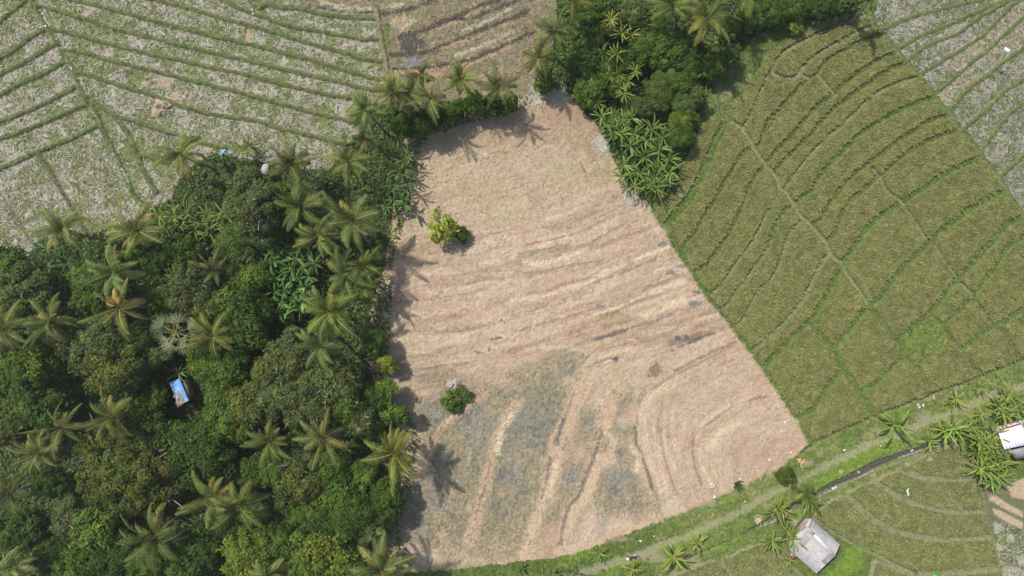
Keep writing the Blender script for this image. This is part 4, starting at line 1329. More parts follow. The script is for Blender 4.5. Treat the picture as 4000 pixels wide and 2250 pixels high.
# ------------------------------------------------------------------ what stands where: palms (photo pixel, crown width, height)
PL = [
    (709, 611, 205, 8, 'coconut palm standing out over the straw field, left of the blue tarpaulin'),
    (1137, 644, 175, 8, 'coconut palm right of the small grey shelter roof'),
    (1357, 631, 180, 8, 'coconut palm with a dark heart at the right end of the straw field edge'),
    (1432, 543, 125, 6, 'small yellowish palm squeezed above the banana clump at the inner corner'),
    (1430, 430, 145, 8, 'palm with yellow fronds, westernmost of the knot above the middle field'),
    (1533, 357, 150, 8.5, 'tall yellow leaved palm with bare trunk in the knot above the middle field'),
    (1593, 373, 145, 8, 'palm in the centre of the knot above the middle field'),
    (1678, 383, 155, 8, 'dark green palm at the right end of the knot above the middle field'),
    (1639, 290, 115, 7, 'small dark palm, topmost of the knot, next to the wet mud patch'),
    (1797, 305, 145, 8, 'lone palm between the knot and the next palm right, on the stubble edge'),
    (1952, 331, 150, 8, 'lone palm with orange lower fronds above the notch of the middle field'),
    (2103, 222, 140, 8, 'thin yellow palm on the stubble corner, lowest of the three along the green strip'),
    (2166, 124, 150, 9, 'palm with long bare trunk, middle of the three along the green strip'),
    (2238, 12, 150, 9, 'palm cut by the top edge at the left side of the green strip'),
    (2621, 22, 175, 8, 'palm with drooping grey green fronds on the top edge of the strip'),
    (2761, 78, 200, 9, 'large pale palm leaning right in the upper green strip'),
    (2890, -12, 150, 8, 'dark palm half cut by the top edge, right of the large pale palm'),
    (3405, -8, 110, 7, 'dark palm tip at the top edge where the rice meets the white straw'),
    (248, 900, 195, 9, 'palm over the straw field at far left with visible leaning trunk'),
    (538, 900, 195, 9, 'palm on the straw field edge beside the end of the white ditch'),
    (450, 1060, 205, 9, 'wide palm, upper of the two stacked in the left woodland'),
    (466, 1200, 205, 10, 'wide palm, lower of the two stacked in the left woodland'),
    (202, 1260, 185, 10, 'ragged palm left of the two stacked palms'),
    (12, 1288, 205, 10, 'dark palm half cut by the left edge, level with the fan palm'),
    (833, 1055, 135, 7, 'small palm amid grey tree tops left of the banana grove'),
    (833, 1314, 185, 9, 'palm immediately right of the grey fan palm'),
    (1178, 802, 190, 9, 'palm upper left of the largest star shaped palm by the field'),
    (1383, 859, 235, 9, 'largest star shaped palm, throwing a clear star shadow onto the field'),
    (1246, 921, 195, 8, 'palm lower left of the largest star shaped palm'),
    (1259, 843, 95, 7, 'small bright yellow palm wedged between three bigger palms'),
    (1352, 1081, 190, 8, 'yellow palm at the top of the tangled cluster on the field edge'),
    (1424, 1040, 135, 7, 'small palm on the field side of the tangled cluster'),
    (1290, 1216, 215, 9, 'palm in the middle of the tangled cluster right of the banana grove'),
    (1425, 1122, 130, 7, 'orange tipped palm reaching from the tangled cluster to the field'),
    (1254, 1345, 200, 10, 'palm at the lower end of the tangled cluster above the grey green trees'),
    (243, 1671, 190, 9, 'palm with upright fronds left of the big olive tree'),
    (445, 1629, 200, 9, 'palm along the upper rim of the big olive tree, under its bare trunk'),
    (160, 1764, 160, 8, 'ragged dull palm below left of the upright one, near the left edge'),
    (41, 1924, 185, 9, 'orange tipped palm cut by the left edge near a horizontal trunk'),
    (50, 2215, 185, 9, 'palm with yellow broad fronds in the lower left corner'),
    (611, 2095, 240, 9, 'large palm star below the big olive tree'),
    (838, 1945, 210, 10, 'left palm of the overlapping pair right of the big olive tree'),
    (932, 1976, 215, 10, 'right palm of the overlapping pair right of the big olive tree'),
    (1057, 1722, 160, 8, 'bright palm left of its twin in the lower woodland'),
    (1264, 1712, 190, 9, 'tidy palm star right of the bright palm in the lower woodland'),
    (1543, 1769, 205, 9, 'yellow tipped palm at the field edge by the wet hollow'),
    (1492, 2225, 225, 9, 'palm with fronds raised like a fan at the bottom edge beside the field'),
    (1050, 2245, 150, 9, 'palm cut by the bottom edge left of the raised fan palm'),
]
for k, (u, v, d, h, lab) in enumerate(PL):
    coconut_palm(u, v, d, h * .92, lab, k, 'coconut palms', None, d < 130)
fan_palm(688, 1299, 180, 9, 'silvery grey fan palm with stiff fan leaves in the left woodland')
coconut_palm(3145, 1928, 120, 4, 'young palm with pale ragged leaves over the ditch beside the house', 4, 'coconut palms', (.3, -.2), True)

# ---- trees: photo pixel, radius, height, tint, style
TR = [
    (466, 1836, 225, 10, 'O', '', 'huge olive green tree with pale branches showing, biggest crown in the woodland'),
    (259, 2043, 78, 8, 'S', '', 'small grey twiggy tree on the lower left rim of the huge olive tree'),
    (352, 2075, 100, 8, 'B', '', 'fresh green tree under the lower left rim of the huge olive tree'),
    (440, 2170, 105, 7, 'D', '', 'dark tree between the large palm star and the lower left corner'),
    (300, 2205, 90, 7, 'G', '', 'green tree at the bottom edge beside the corner palm'),
    (776, 2147, 100, 7, 'D', '', 'dark tree right of the large palm star near the bottom edge'),
    (725, 2235, 90, 7, 'G', '', 'green tree cut by the bottom edge below the large palm star'),
    (957, 2180, 110, 8, 'Y', '', 'yellowish tree under the overlapping pair of palms, bottom edge'),
    (129, 1590, 130, 8, 'G', '', 'broad green tree near the left edge above the upright palm'),
    (25, 1660, 85, 8, 'O', '', 'olive tree cut by the left edge, mid lower'),
    (40, 1480, 95, 8, 'G', '', 'green tree cut by the left edge below the dark palm'),
    (560, 1650, 100, 6, 'G', '', 'green tree touching the upper right rim of the huge olive tree'),
    (776, 1790, 145, 8, 'D', '', 'wide dark green dome right of the huge olive tree'),
    (690, 1705, 62, 5, 'G', '', 'mid green tree just below the blue tin roof'),
    (880, 1640, 125, 8, 'G', '', 'round green tree lower right of the blue tin roof'),
    (965, 1590, 95, 8, 'O', '', 'olive tree at the left end of the grey green tree row'),
    (850, 1545, 76, 6, 'L', '', 'light feathery tree immediately right of the blue tin roof'),
    (352, 1345, 130, 9, 'S', '', 'grey green tree left of the fan palm'),
    (430, 1440, 140, 9, 'O', '', 'large olive tree below the grey green tree and left of the blue roof'),
    (85, 1413, 110, 9, 'B', '', 'bright green clumpy tree near the left edge below the dark palm'),
    (560, 1310, 70, 7, 'D', '', 'dark little tree touching the left side of the fan palm'),
    (575, 1385, 70, 6, 'S', '', 'brownish grey tree below the fan palm'),
    (725, 1125, 110, 9, 'S', '', 'grey twiggy tree right of the two stacked palms, upper one'),
    (800, 1185, 90, 8, 'O', '', 'olive tree below the small palm amid grey tree tops'),
    (945, 1100, 75, 5.5, 'B', '', 'bright green tree at the left border of the banana grove'),
    (906, 1205, 105, 8, 'G', '', 'green tree upper right of the palm by the fan palm'),
    (945, 1300, 90, 8, 'G', '', 'dark spreading tree right of the palm by the fan palm'),
    (906, 941, 78, 7, 'L', 'F', 'soft feathery light green tree below the tall grey green tree'),
    (975, 810, 120, 10, 'S', '', 'tall grey green tree below the yellow shrubs of the field edge'),
    (960, 720, 75, 8, 'S', '', 'grey branched bush next to the small shelter roof'),
    (1085, 770, 60, 7, 'G', '', 'small green tree between the shelter and the palm to its right'),
    (785, 1418, 72, 6.5, 'B', '', 'bright tree straight above the blue tin roof to the right'),
    (880, 1370, 90, 7, 'D', '', 'dark tree between the blue roof and the palm above it'),
    (870, 1445, 80, 7, 'G', '', 'green tree in the gap right of the bright tree above the blue roof'),
    (585, 1560, 62, 5, 'G', '', 'green tree along the left side of the blue tin roof'),
    (52, 1130, 130, 9, 'S', '', 'large leaved grey green tree at the left edge above the dark palm'),
    (15, 1030, 75, 7, 'G', '', 'green tree cut by the left edge where the straw field ends'),
    (352, 1085, 90, 7, 'L', 'F', 'feathery light tree left of the upper stacked palm'),
    (345, 1165, 80, 7, 'G', '', 'green tree left of the lower stacked palm'),
    (700, 990, 80, 7, 'D', '', 'dark tree right of the palm at the end of the white ditch'),
    (600, 1010, 70, 6, 'D', '', 'deep green tree below the palm at the end of the white ditch'),
    (540, 985, 55, 6, 'G', '', 'small green tree under the trunk of the palm at the white ditch'),
    (180, 1400, 70, 7, 'D', '', 'dark tree below the ragged palm'),
    (620, 1150, 80, 6, 'D', '', 'dark low tree between stacked palms and grey twiggy tree'),
    (1055, 850, 95, 7, 'D', '', 'dense dark green tree left of the palm trio by the field'),
    (1000, 1075, 60, 5, 'G', '', 'green tree on the left flank of the banana grove'),
    (1000, 1222, 72, 6, 'D', '', 'dark tree on the lower left flank of the banana grove'),
    (1119, 1395, 100, 9, 'S', '', 'grey green round tree left of the lowest cluster palm'),
    (1046, 1450, 75, 8, 'O', '', 'olive tree left of the grey green row, upper one'),
    (1290, 1490, 105, 9, 'S', '', 'grey green round tree beneath the lowest cluster palm'),
    (1180, 1480, 80, 8, 'O', '', 'yellowish olive tree between the two grey green round trees'),
    (1507, 1420, 42, 4, 'Y', '', 'small yellow green bush on the field edge above the hut mound'),
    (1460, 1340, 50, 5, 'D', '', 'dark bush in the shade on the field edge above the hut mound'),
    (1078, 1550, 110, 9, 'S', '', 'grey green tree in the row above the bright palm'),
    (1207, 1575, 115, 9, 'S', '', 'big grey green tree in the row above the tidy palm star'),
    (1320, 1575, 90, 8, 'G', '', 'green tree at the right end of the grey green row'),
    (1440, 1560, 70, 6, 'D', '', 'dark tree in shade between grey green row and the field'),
    (1500, 1530, 50, 5, 'B', '', 'bright leafy shrub on the field edge level with the hut mound'),
    (1170, 1640, 62, 7, 'G', 'F', 'narrow feathery tree between the twin palms'),
    (1404, 1650, 65, 7, 'S', '', 'grey green tree left of the yellow tipped palm'),
    (1171, 1815, 68, 7, 'S', '', 'grey green tree below the tidy palm star on its left'),
    (1290, 1830, 85, 7, 'G', '', 'green tree below the tidy palm star'),
    (1078, 1840, 75, 7, 'G', '', 'green tree below the bright palm'),
    (1155, 1900, 105, 8, 'O', '', 'olive tree right of the overlapping pair of palms'),
    (1414, 1860, 62, 6, 'B', '', 'light green clumpy tree left below the yellow tipped palm'),
    (1310, 1945, 92, 7, 'G', '', 'green tree in the middle of the lower right woodland'),
    (1505, 1935, 72, 6, 'G', '', 'green tree bulging onto the field below the yellow tipped palm'),
    (1480, 2005, 75, 6, 'D', '', 'dark green tree on the field edge, below the bulging tree'),
    (1207, 2020, 110, 8, 'G', '', 'broad green tree above the yellow green tree at the bottom'),
    (1345, 2035, 95, 8, 'G', 'F', 'fine leaved green tree right above the yellow green tree'),
    (1250, 2150, 155, 8, 'Y', '', 'large yellow green tree at the bottom beside the raised fan palm'),
    (1103, 2125, 85, 7, 'G', '', 'green tree on the left side of the large yellow green tree'),
    (1440, 2080, 62, 6, 'S', '', 'grey green tree above the raised fan palm'),
    (1330, 2215, 90, 7, 'L', '', 'light green tree cut by the bottom edge left of the raised fan palm'),
    (1160, 2225, 80, 7, 'B', '', 'bright tree cut by the bottom edge right of the cut palm'),
    (1559, 1618, 40, 5, 'G', '', 'small leafy tree poking onto the wet hollow'),
    (1505, 1610, 42, 5, 'B', '', 'light green little tree above the yellow tipped palm'),
    (1000, 1850, 80, 6, 'D', '', 'dark tree right above the overlapping pair of palms'),
    (880, 2070, 80, 6, 'D', '', 'dark tree beneath the overlapping pair of palms'),
    (560, 2200, 80, 6, 'G', '', 'green tree below the large palm star on its left'),
    (60, 2080, 90, 5, 'D', '', 'dark low tree in the shaded hole near the left edge'),
    (180, 2180, 70, 6, 'D', '', 'dark leafy tree behind the corner palm'),
    (180, 1880, 70, 6, 'D', '', 'dark tree right of the orange tipped palm at the left edge'),
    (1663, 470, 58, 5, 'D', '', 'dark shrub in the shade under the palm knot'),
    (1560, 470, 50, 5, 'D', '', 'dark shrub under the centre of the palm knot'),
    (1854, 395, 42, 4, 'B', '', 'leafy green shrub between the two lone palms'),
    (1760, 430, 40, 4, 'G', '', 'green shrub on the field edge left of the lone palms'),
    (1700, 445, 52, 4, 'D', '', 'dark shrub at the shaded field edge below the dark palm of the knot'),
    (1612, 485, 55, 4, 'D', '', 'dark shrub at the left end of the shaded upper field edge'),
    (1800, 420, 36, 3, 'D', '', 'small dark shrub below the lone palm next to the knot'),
    (1925, 405, 46, 3.5, 'D', '', 'dark shrub under the orange fronded lone palm'),
    (1985, 395, 36, 3, 'G', '', 'green shrub at the notch right of the orange fronded palm'),
    (2130, 320, 40, 3, 'G', '', 'green shrub under the thin yellow palm at the stubble corner'),
    # the green strip
    (2481, 41, 68, 7, 'S', '', 'grey green tree near the top edge of the strip, left of the drooping palm'),
    (2310, 40, 70, 6, 'G', '', 'green tree right of the palm cut by the top edge in the strip'),
    (2388, 90, 65, 5, 'O', 'F', 'reedy olive thicket below the grey green tree in the strip'),
    (2290, 150, 75, 6, 'G', '', 'green tree right of the middle palm of the three along the strip'),
    (2285, 240, 80, 6, 'D', '', 'dark tree on the left flank of the strip level with the thin yellow palm'),
    (2305, 345, 78, 6, 'G', '', 'green tree bulging over the upper right corner of the middle field'),
    (2518, 175, 75, 6, 'G', '', 'green tree in the centre of the strip below the drooping palm'),
    (2611, 195, 100, 7, 'D', '', 'large dark leaved tree left below the large pale palm'),
    (2690, 245, 70, 6, 'D', '', 'very dark tree on the right flank of the strip'),
    (2611, 305, 75, 6, 'L', 'F', 'feathery green tree in the middle of the strip'),
    (2575, 365, 72, 6, 'O', 'F', 'olive feathery tree below the middle of the strip'),
    (2672, 320, 68, 6, 'D', '', 'dark tree on the right flank beside the pale grass'),
    (2365, 270, 62, 5, 'G', 'F', 'feathery shrub on the left half of the strip'),
    (2450, 240, 60, 5, 'D', '', 'dark leafy shrub in the heart of the strip'),
    (2673, 415, 60, 6, 'L', 'F', 'pale feathery tree on the right edge of the strip'),
    (2663, 475, 62, 6, 'Y', 'F', 'yellow green feathery tree on the right edge above the banana tip'),
    (2668, 535, 55, 6, 'G', 'F', 'green feathery tree on the right edge beside the banana tip'),
    (2720, 370, 42, 4, 'S', '', 'small grey shrub at the right edge of the strip'),
    (2490, 415, 62, 5, 'S', 'F', 'blue green reed thicket in the lower strip'),
    (2425, 330, 60, 5, 'D', '', 'dark shrub left of the feathery tree in the strip'),
    (2860, 210, 42, 4, 'D', '', 'dark bush on the pale grass right of the large pale palm'),
    (2800, 250, 50, 4, 'G', '', 'bush below the large pale palm at the strip edge'),
    (2935, 60, 65, 5, 'B', '', 'bright green tree right of the palms at the top edge'),
    (3026, 45, 65, 5, 'D', '', 'dark tree at the top edge right of the bright one'),
    (3120, 20, 60, 5, 'G', '', 'green tree at the top edge above the yellow shrubs'),
    (3220, 18, 65, 5, 'D', '', 'dark tree at the top edge above the first rice plot'),
    (3310, 5, 55, 5, 'D', '', 'dark tree at the top edge at the rice corner'),
    (2850, 110, 60, 5, 'D', '', 'dark tree right of the large pale palm'),
    (2700, 150, 60, 5, 'D', '', 'shaded tree between the drooping and the large pale palm'),
    (3115, 98, 32, 2, 'Y', '', 'yellowish shrub on the grass above the first rice plot'),
    (2560, 90, 60, 5, 'G', '', 'green tree under the drooping palm of the strip'),
    (2420, 15, 50, 5, 'D', '', 'dark tree cut by the top edge left of the drooping palm'),
    # single plants in and by the middle field
    (1730, 893, 70, 4, 'Z', 'T', 'small yellow green tree standing alone in the middle field'),
    (1803, 915, 33, 2, 'D', '', 'round dark bush beside the lone yellow green tree'),
    (1762, 1567, 48, 1.7, 'B', 'T', 'leafy green bush below the earth mound in the wet hollow'),
    (1812, 1545, 36, 1.5, 'L', 'T', 'lighter green bush on the right of the earth mound'),
    (1782, 1592, 26, 1.2, 'G', '', 'lowest small green bush below the earth mound'),
    (3074, 1862, 42, 1.8, 'O', 'F', 'olive feathery bush beside the dirt track casting a jagged shadow'),
    (3810, 1740, 36, 1.5, 'B', 'F', 'low light green shrub at the corner of the greener rice plots'),
    (3838, 1835, 30, 1.4, 'Y', 'F', 'low yellow green shrub by the lane under the bananas'),
]
for u, v, rp_, h, t, s_, lab in TR:
    bush = h < 4.5
    if u > 2220 and v < 560 and h >= 4.5: rp_, h = rp_ * .86, h * .72
    tree(u, v, rp_, h, t, lab, 'bushes and shrubs' if bush else 'broadleaf trees', s_ or None, 'bush' if bush else 'broadleaf_tree', 'bush' if bush else 'tree')


# ---- bananas: clumps; the outermost of a clump are told apart by where they stand in it
def clump(t, pts, d, h, where, group, slim=False, tint=(1, 1, 1)):
    q = T(t, pts)
    n = len(q)
    lab = {}
    us = sorted(range(n), key=lambda i: q[i][0])
    vs = sorted(range(n), key=lambda i: q[i][1])
    if n > 2:
        for i, wd_ in ((vs[0], 'topmost'), (vs[-1], 'lowest'), (us[0], 'leftmost'), (us[-1], 'rightmost')):
            lab.setdefault(i, '%s banana plant of the clump %s' % (wd_, where))
    for i, (u, v) in enumerate(q):
        r = np.random.default_rng(i * 31 + int(u))
        one = n == 1
        l = lab.get(i) or ('banana plant %s' % where if one else ('%s banana plant %s' % (('left', 'right')[i == us[-1]], where) if n == 2 else 'banana plant deep within the clump %s' % where))
        banana(u, v, d * (.85 + .3 * r.random()), h * (.85 + .3 * r.random()), l, None if one else group, slim, tint)


GT = (1.6, 1.4, 1.0)
GS = (1.25, 1.3, 1.0)
clump(3, '1010,1180 900,1100 850,1240 970,1300 1090,1330 1110,1120 1190,1200 1060,970 930,1000 1150,1030 1020,1390 1200,1290 1000,1060 1100,1240 830,1330 930,1400 1090,1410 1170,1360', 90, 3.8, 'at the pointed lower tip of the green strip', 'bananas at the strip tip', True, GS)
clump(3, '760,870 680,870 640,770 720,920 840,900 910,880 820,1010 770,980', 86, 4.2, 'on the left edge of the strip above the tip', 'bananas on the strip edge', True, GS)
clump(3, '810,650 800,560 940,520 880,600 740,560 860,690', 74, 5.4, 'in the middle of the strip', 'bananas in mid strip', True, GT)
clump(3, '830,240 1000,180 760,130 910,250 800,390 690,370', 74, 5.4, 'in the upper strip', 'bananas in the upper strip', True, GT)
clump(3, '1480,480 1440,540 1520,440', 66, 3, 'on the right rim of the strip by pale grass', 'bananas on the strip rim', False, GT)
clump(3, '1590,280 1585,345', 60, 2.6, 'with pale yellow leaves right of the large pale palm', 'pale bananas', False, (1.7, 1.5, 1.2))
clump(3, '260,620', 60, 2, 'with a white leaf at the top corner of the middle field', None)
clump(3, '1900,110 1830,140 1720,170', 66, 3, 'under the trees right of the large pale palm', 'bananas under the top edge trees')
clump(2, '1070,1040 1110,1110 1130,1195 950,1130 1010,1180', 76, 3.6, 'at the inner corner left of the middle field', 'bananas at the inner corner', True, (1.05, 1.1, 1))
clump(2, '1000,1260 1080,1310 1040,1385 960,1340 1120,1265 1140,1380 900,1400 1000,1420', 80, 3.8, 'along the upper left edge of the middle field', 'bananas on the upper field edge', True)
clump(2, '1810,830 1880,850 1750,800', 62, 2.6, 'below the two lone palms', 'bananas below the lone palms', False, (1.1, 1.15, 1))
clump(2, '1590,820 1490,860 1530,880', 64, 2.8, 'right of the palm knot', 'bananas right of the palm knot')
clump(2, '460,1340 430,1390 520,1330', 72, 3.2, 'between the two palms on the straw field edge', 'bananas on the straw edge', True)
clump(2, '-110,1130 -60,1100 40,1380', 74, 3.4, 'round the blue tarpaulin', 'bananas round the tarpaulin', True, (1.4, 1.25, .9))
clump(6, '1040,60 980,110 1085,40 1120,90', 76, 3.6, 'on the field edge right of the largest star palm', 'bananas beside the star palm', False, (1.1, 1.15, 1))
clump(6, '120,430 220,400 320,420 130,500 210,480 290,500 380,470 90,580 180,570 260,580 340,560 430,540 130,660 220,660 300,650 390,640 120,750 200,740 280,740 360,730 180,830 260,820 340,810 230,900 310,880 160,900 400,800', 92, 4.4, 'in the open banana grove left of the tangled palms', 'bananas in the grove', False, (1.0, 1.25, 1.25))
clump(6, '250,1005', 84, 3, 'standing alone in shade below the grove', None)
clump(6, '680,500 760,520 640,470', 76, 3.4, 'between the star palm and the tangled palms', 'bananas between the palms')
clump(6, '820,960 930,880 800,1030 880,940 950,830', 70, 3, 'in shade on the field edge beside the tangled palms', 'bananas in edge shade', True)
clump(6, '900,1190 960,1240 850,1120', 70, 2.8, 'on the field edge below the tangled palms', 'bananas on the lower field edge', False, (1.15, 1.15, 1))
clump(5, '1300,330 1290,170 1450,280 1560,170 1620,240 1180,180 1350,230 1230,250 1500,220 1680,170 1400,150 1560,290', 96, 4.2, 'below the straw field, right of the white ditch end', 'bananas below the straw field', True, (1.15, 1.1, .9))
clump(5, '330,430 400,500 480,540 540,620 270,480 420,600 350,560 620,530 230,560 470,690', 92, 4, 'under the far left palm by the straw field', 'bananas far left', True, (.85, 1.0, 1.1))
clump(5, '750,390 700,440', 86, 4, 'between the two palms over the straw field', 'bananas between straw field palms', True, (1.3, 1.2, .9))
clump(5, '1820,570 1780,640', 80, 3.5, 'right of the small palm amid grey trees', 'bananas by the small palm')
clump(5, '1150,760 1180,840 1120,700', 80, 3.2, 'in shade right of the two stacked palms', 'bananas by the stacked palms', False, (.75, .95, 1.2))
clump(5, '1330,1365', 96, 3.5, 'spreading thin leaves over the blue tin roof', None, True, (.8, .9, 1))
clump(5, '1750,1405 1860,1400', 90, 4, 'with yellow ribs right of the blue tin roof', 'bananas right of the blue roof', True, (1.5, 1.25, .9))
clump(10, '910,130 960,60 880,60', 76, 3.2, 'in shade at the field edge above the wet hollow', 'bananas above the wet hollow', True)
clump(10, '940,340 960,430 890,520', 80, 3.5, 'left of the yellow tipped palm', 'bananas beside the yellow tipped palm', False, (1.2, 1.15, 1))
clump(10, '985,760', 66, 2.6, 'below the yellow tipped palm on the field edge', None, True, GT)
clump(10, '1000,1120 950,1090', 72, 3, 'in shade above the raised fan palm', 'bananas above the raised fan palm')
clump(9, '1790,1200', 80, 3, 'in the gap below the overlapping palms', None)
# along the track and the ditch
clump(12, '965,310', 150, 3.2, 'large and lone between the track and the rice', None, True, GT)
clump(12, '1430,112', 82, 2.6, 'lone by the track below the stone slab', None, True, GT)
clump(12, '1618,28', 52, 1.6, 'smallest by the track near the right edge', None, True, GT)
clump(12, '1410,330 1350,360 1460,375', 104, 3, 'on the ditch at the corner of the greener rice', 'bananas on the ditch', True, GT)
clump(12, '1228,430', 92, 2.6, 'drooping over the ditch left of the bigger clump', None, True, GT)
clump(12, '1820,80 1870,140 1760,170 1900,210 1800,230', 92, 3.2, 'at the right edge above the white roofed house', 'bananas above the white roof', True, GT)
clump(12, '1620,235', 56, 2, 'small with thin leaves by the right clump', None, True, GT)
clump(12, '1560,330 1650,350 1720,390 1600,430 1690,460 1760,500 1580,520 1660,560 1740,590 1620,470 1800,600 1700,530', 94, 3.2, 'in front of the white roofed house', 'bananas before the white roof', True, GT)
clump(12, '1680,670 1740,680 1620,640 1780,720 1700,740', 100, 3.2, 'at the lower end below the white roofed house', 'bananas below the white roof', True, GT)
clump(12, '105,935 60,960', 92, 2.6, 'on the ditch by the plank bridge', 'bananas by the plank bridge', True, GT)
clump(12, '300,870 340,905 270,830', 84, 2.6, 'under the pale ragged palm over the ditch', 'bananas under the ragged palm', True, (1.5, 1.45, 1.4))
clump(12, '150,1125 200,1170', 100, 3, 'leaning over the grey house roof', 'bananas at the house', True, GT)
clump(12, '32,1190', 86, 2.4, 'left of the grey house', None, True, GT)
clump(12, '182,1335', 64, 2, 'small below the left eave of the grey house', None, True, GT)
clump(11, '662,1280', 62, 1.6, 'small on the verge left of the motorbike', None, True, GT)
clump(11, '1222,1310', 118, 2.6, 'largest on the ditch right of the motorbike', None, True, GT)
clump(11, '1400,1205', 66, 1.8, 'small on the grass right of the largest ditch one', None, True, GT)
clump(11, '905,1400', 76, 2, 'at the bottom edge below the motorbike', None, True, GT)
clump(11, '1928,1190', 60, 1.8, 'small by the ditch left of the plank bridge', None, True, GT)
clump(11, '300,1440 450,1440', 60, 2.4, 'cut by the bottom edge below the middle field', 'bananas on the bottom edge')
clump(11, '70,1390', 44, 1, 'small and leafy on the grass at the lower end of the middle field', None)

# spiky plant at the field corner
e = empty('spiky_shrub', W(2885, 1898, .4)[:2] + (0,))
tag(e, 'spiky dark green shrub on the field corner near the little white cage', 'bush')
r = np.random.default_rng(9)
mb = MB()
n = 130
az = r.random(n) * 6.283; el = np.radians(25 + 60 * r.random(n)); L = .55 + .5 * r.random(n)
d = np.stack([np.cos(az) * np.cos(el), np.sin(az) * np.cos(el), np.sin(el)], -1)
o = np.concatenate([r.normal(0, .22, (n, 2)), np.zeros((n, 1))], 1)
P = np.stack([o, o + d * L[:, None] * .6, o + d * L[:, None] + np.array([0, 0, -.12])], 1)
wv = np.stack([-np.sin(az), np.cos(az), 0 * az], -1) * .045
mb.strips(P, np.stack([wv, wv, wv * .1], 1), np.array([.055, .105, .03]) * (.6 + .8 * r.random((n, 1))))
mb.build('leaves', M_BANANA, e)

# ---- undergrowth on the woodland floor
mb = MB()
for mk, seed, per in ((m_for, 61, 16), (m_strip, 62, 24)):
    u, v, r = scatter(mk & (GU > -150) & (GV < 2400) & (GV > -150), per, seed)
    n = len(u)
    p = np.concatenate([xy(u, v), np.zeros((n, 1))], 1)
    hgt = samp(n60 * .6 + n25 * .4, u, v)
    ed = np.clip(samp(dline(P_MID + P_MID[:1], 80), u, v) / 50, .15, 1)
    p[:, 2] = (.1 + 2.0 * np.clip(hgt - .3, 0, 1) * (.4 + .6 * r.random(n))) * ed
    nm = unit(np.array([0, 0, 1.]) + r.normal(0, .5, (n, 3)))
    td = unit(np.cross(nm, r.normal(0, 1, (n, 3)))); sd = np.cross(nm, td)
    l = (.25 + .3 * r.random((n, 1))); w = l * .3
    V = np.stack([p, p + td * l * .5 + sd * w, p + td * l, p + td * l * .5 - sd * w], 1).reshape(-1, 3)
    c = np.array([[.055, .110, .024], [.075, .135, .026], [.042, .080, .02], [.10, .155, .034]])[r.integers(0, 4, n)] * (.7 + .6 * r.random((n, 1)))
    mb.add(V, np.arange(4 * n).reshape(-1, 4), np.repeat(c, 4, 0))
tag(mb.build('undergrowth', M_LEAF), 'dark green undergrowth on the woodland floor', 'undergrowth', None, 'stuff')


# ------------------------------------------------------------------ houses
def Z1(t, s, z, ox, oy, k):
    return [W(ox + float(a.split(',')[0]) / k, oy + float(a.split(',')[1]) / k, z) for a in s.split()]


def corr(mb, a, b, c, d, n, th, col, amp=.0, jit=.04, seed=0):
    """roof slope a-b (ridge) to d-c (eave) laid as n sheets side by side, each lapping the next"""
    r = np.random.default_rng(seed)
    a, b, c, d = [np.array(x, float) for x in (a, b, c, d)]
    for i in range(n):
        t0, t1 = i / n, (i + 1) / n
        f = 1 + r.normal(0, jit)
        lift = np.array([0, 0, amp * (i % 2)])
        mb.slab([a + (b - a) * t0 + lift, a + (b - a) * t1 + lift, d + (c - d) * t1 + lift, d + (c - d) * t0 + lift], th, np.array(col) * f)


def PX(s, z, ox, oy, k):
    x, y = s.split(',')
    return np.array(W(ox + float(x) / k, oy + float(y) / k, z))


H = lambda s, z: PX(s, z, 3000, 1980, 5.367)
e = empty('farm_house', tuple(H('1000,850', 0)))
o0 = np.array(e.location)
tag(e, 'small house with weathered grey corrugated roof beside the ditch and rice', 'house')


def rel(mb):
    for i in range(len(mb.V)): mb.V[i] = mb.V[i] - o0
    return mb


GREY = (.42, .39, .37)
ra, rb = H('800,415', 3.5), H('1400,1035', 3.5)
sw0, sw1 = H('425,880', 2.3), H('1020,1400', 2.3)
ne0, ne1 = H('935,262', 2.75), H('1510,792', 2.75)
mb = MB(); corr(mb, ra, rb, sw1, sw0, 34, .05, GREY, .006, .02, 1)
south = rel(mb).build('roof', M_ROOF, e)
tag(south, 'long light grey slope facing the track')
mb = MB(); corr(mb, ra + (0, 0, .02), rb + (0, 0, .02), ne1, ne0, 34, .05, (.37, .345, .33), .006, .02, 2)
north_r = rel(mb).build('roof', M_ROOF, e)
tag(north_r, 'short grey slope facing the rice')


def on(a, b, c, d, s, t, lift):
    """point at s along the ridge and t down the slope"""
    p = (a + (b - a) * s) * (1 - t) + (d + (c - d) * s) * t
    return p + np.array([0, 0, lift])


def sheet(sl, s0, s1, t0, t1, lift, col, par, n=6, seed=0):
    a, b, c, d = sl
    mb = MB()
    corr(mb, on(a, b, c, d, s0, t0, lift), on(a, b, c, d, s1, t0, lift), on(a, b, c, d, s1, t1, lift), on(a, b, c, d, s0, t1, lift), n, .02, col, .008, .05, seed)
    rel(mb).build('roof_sheet', M_ROOF, par)


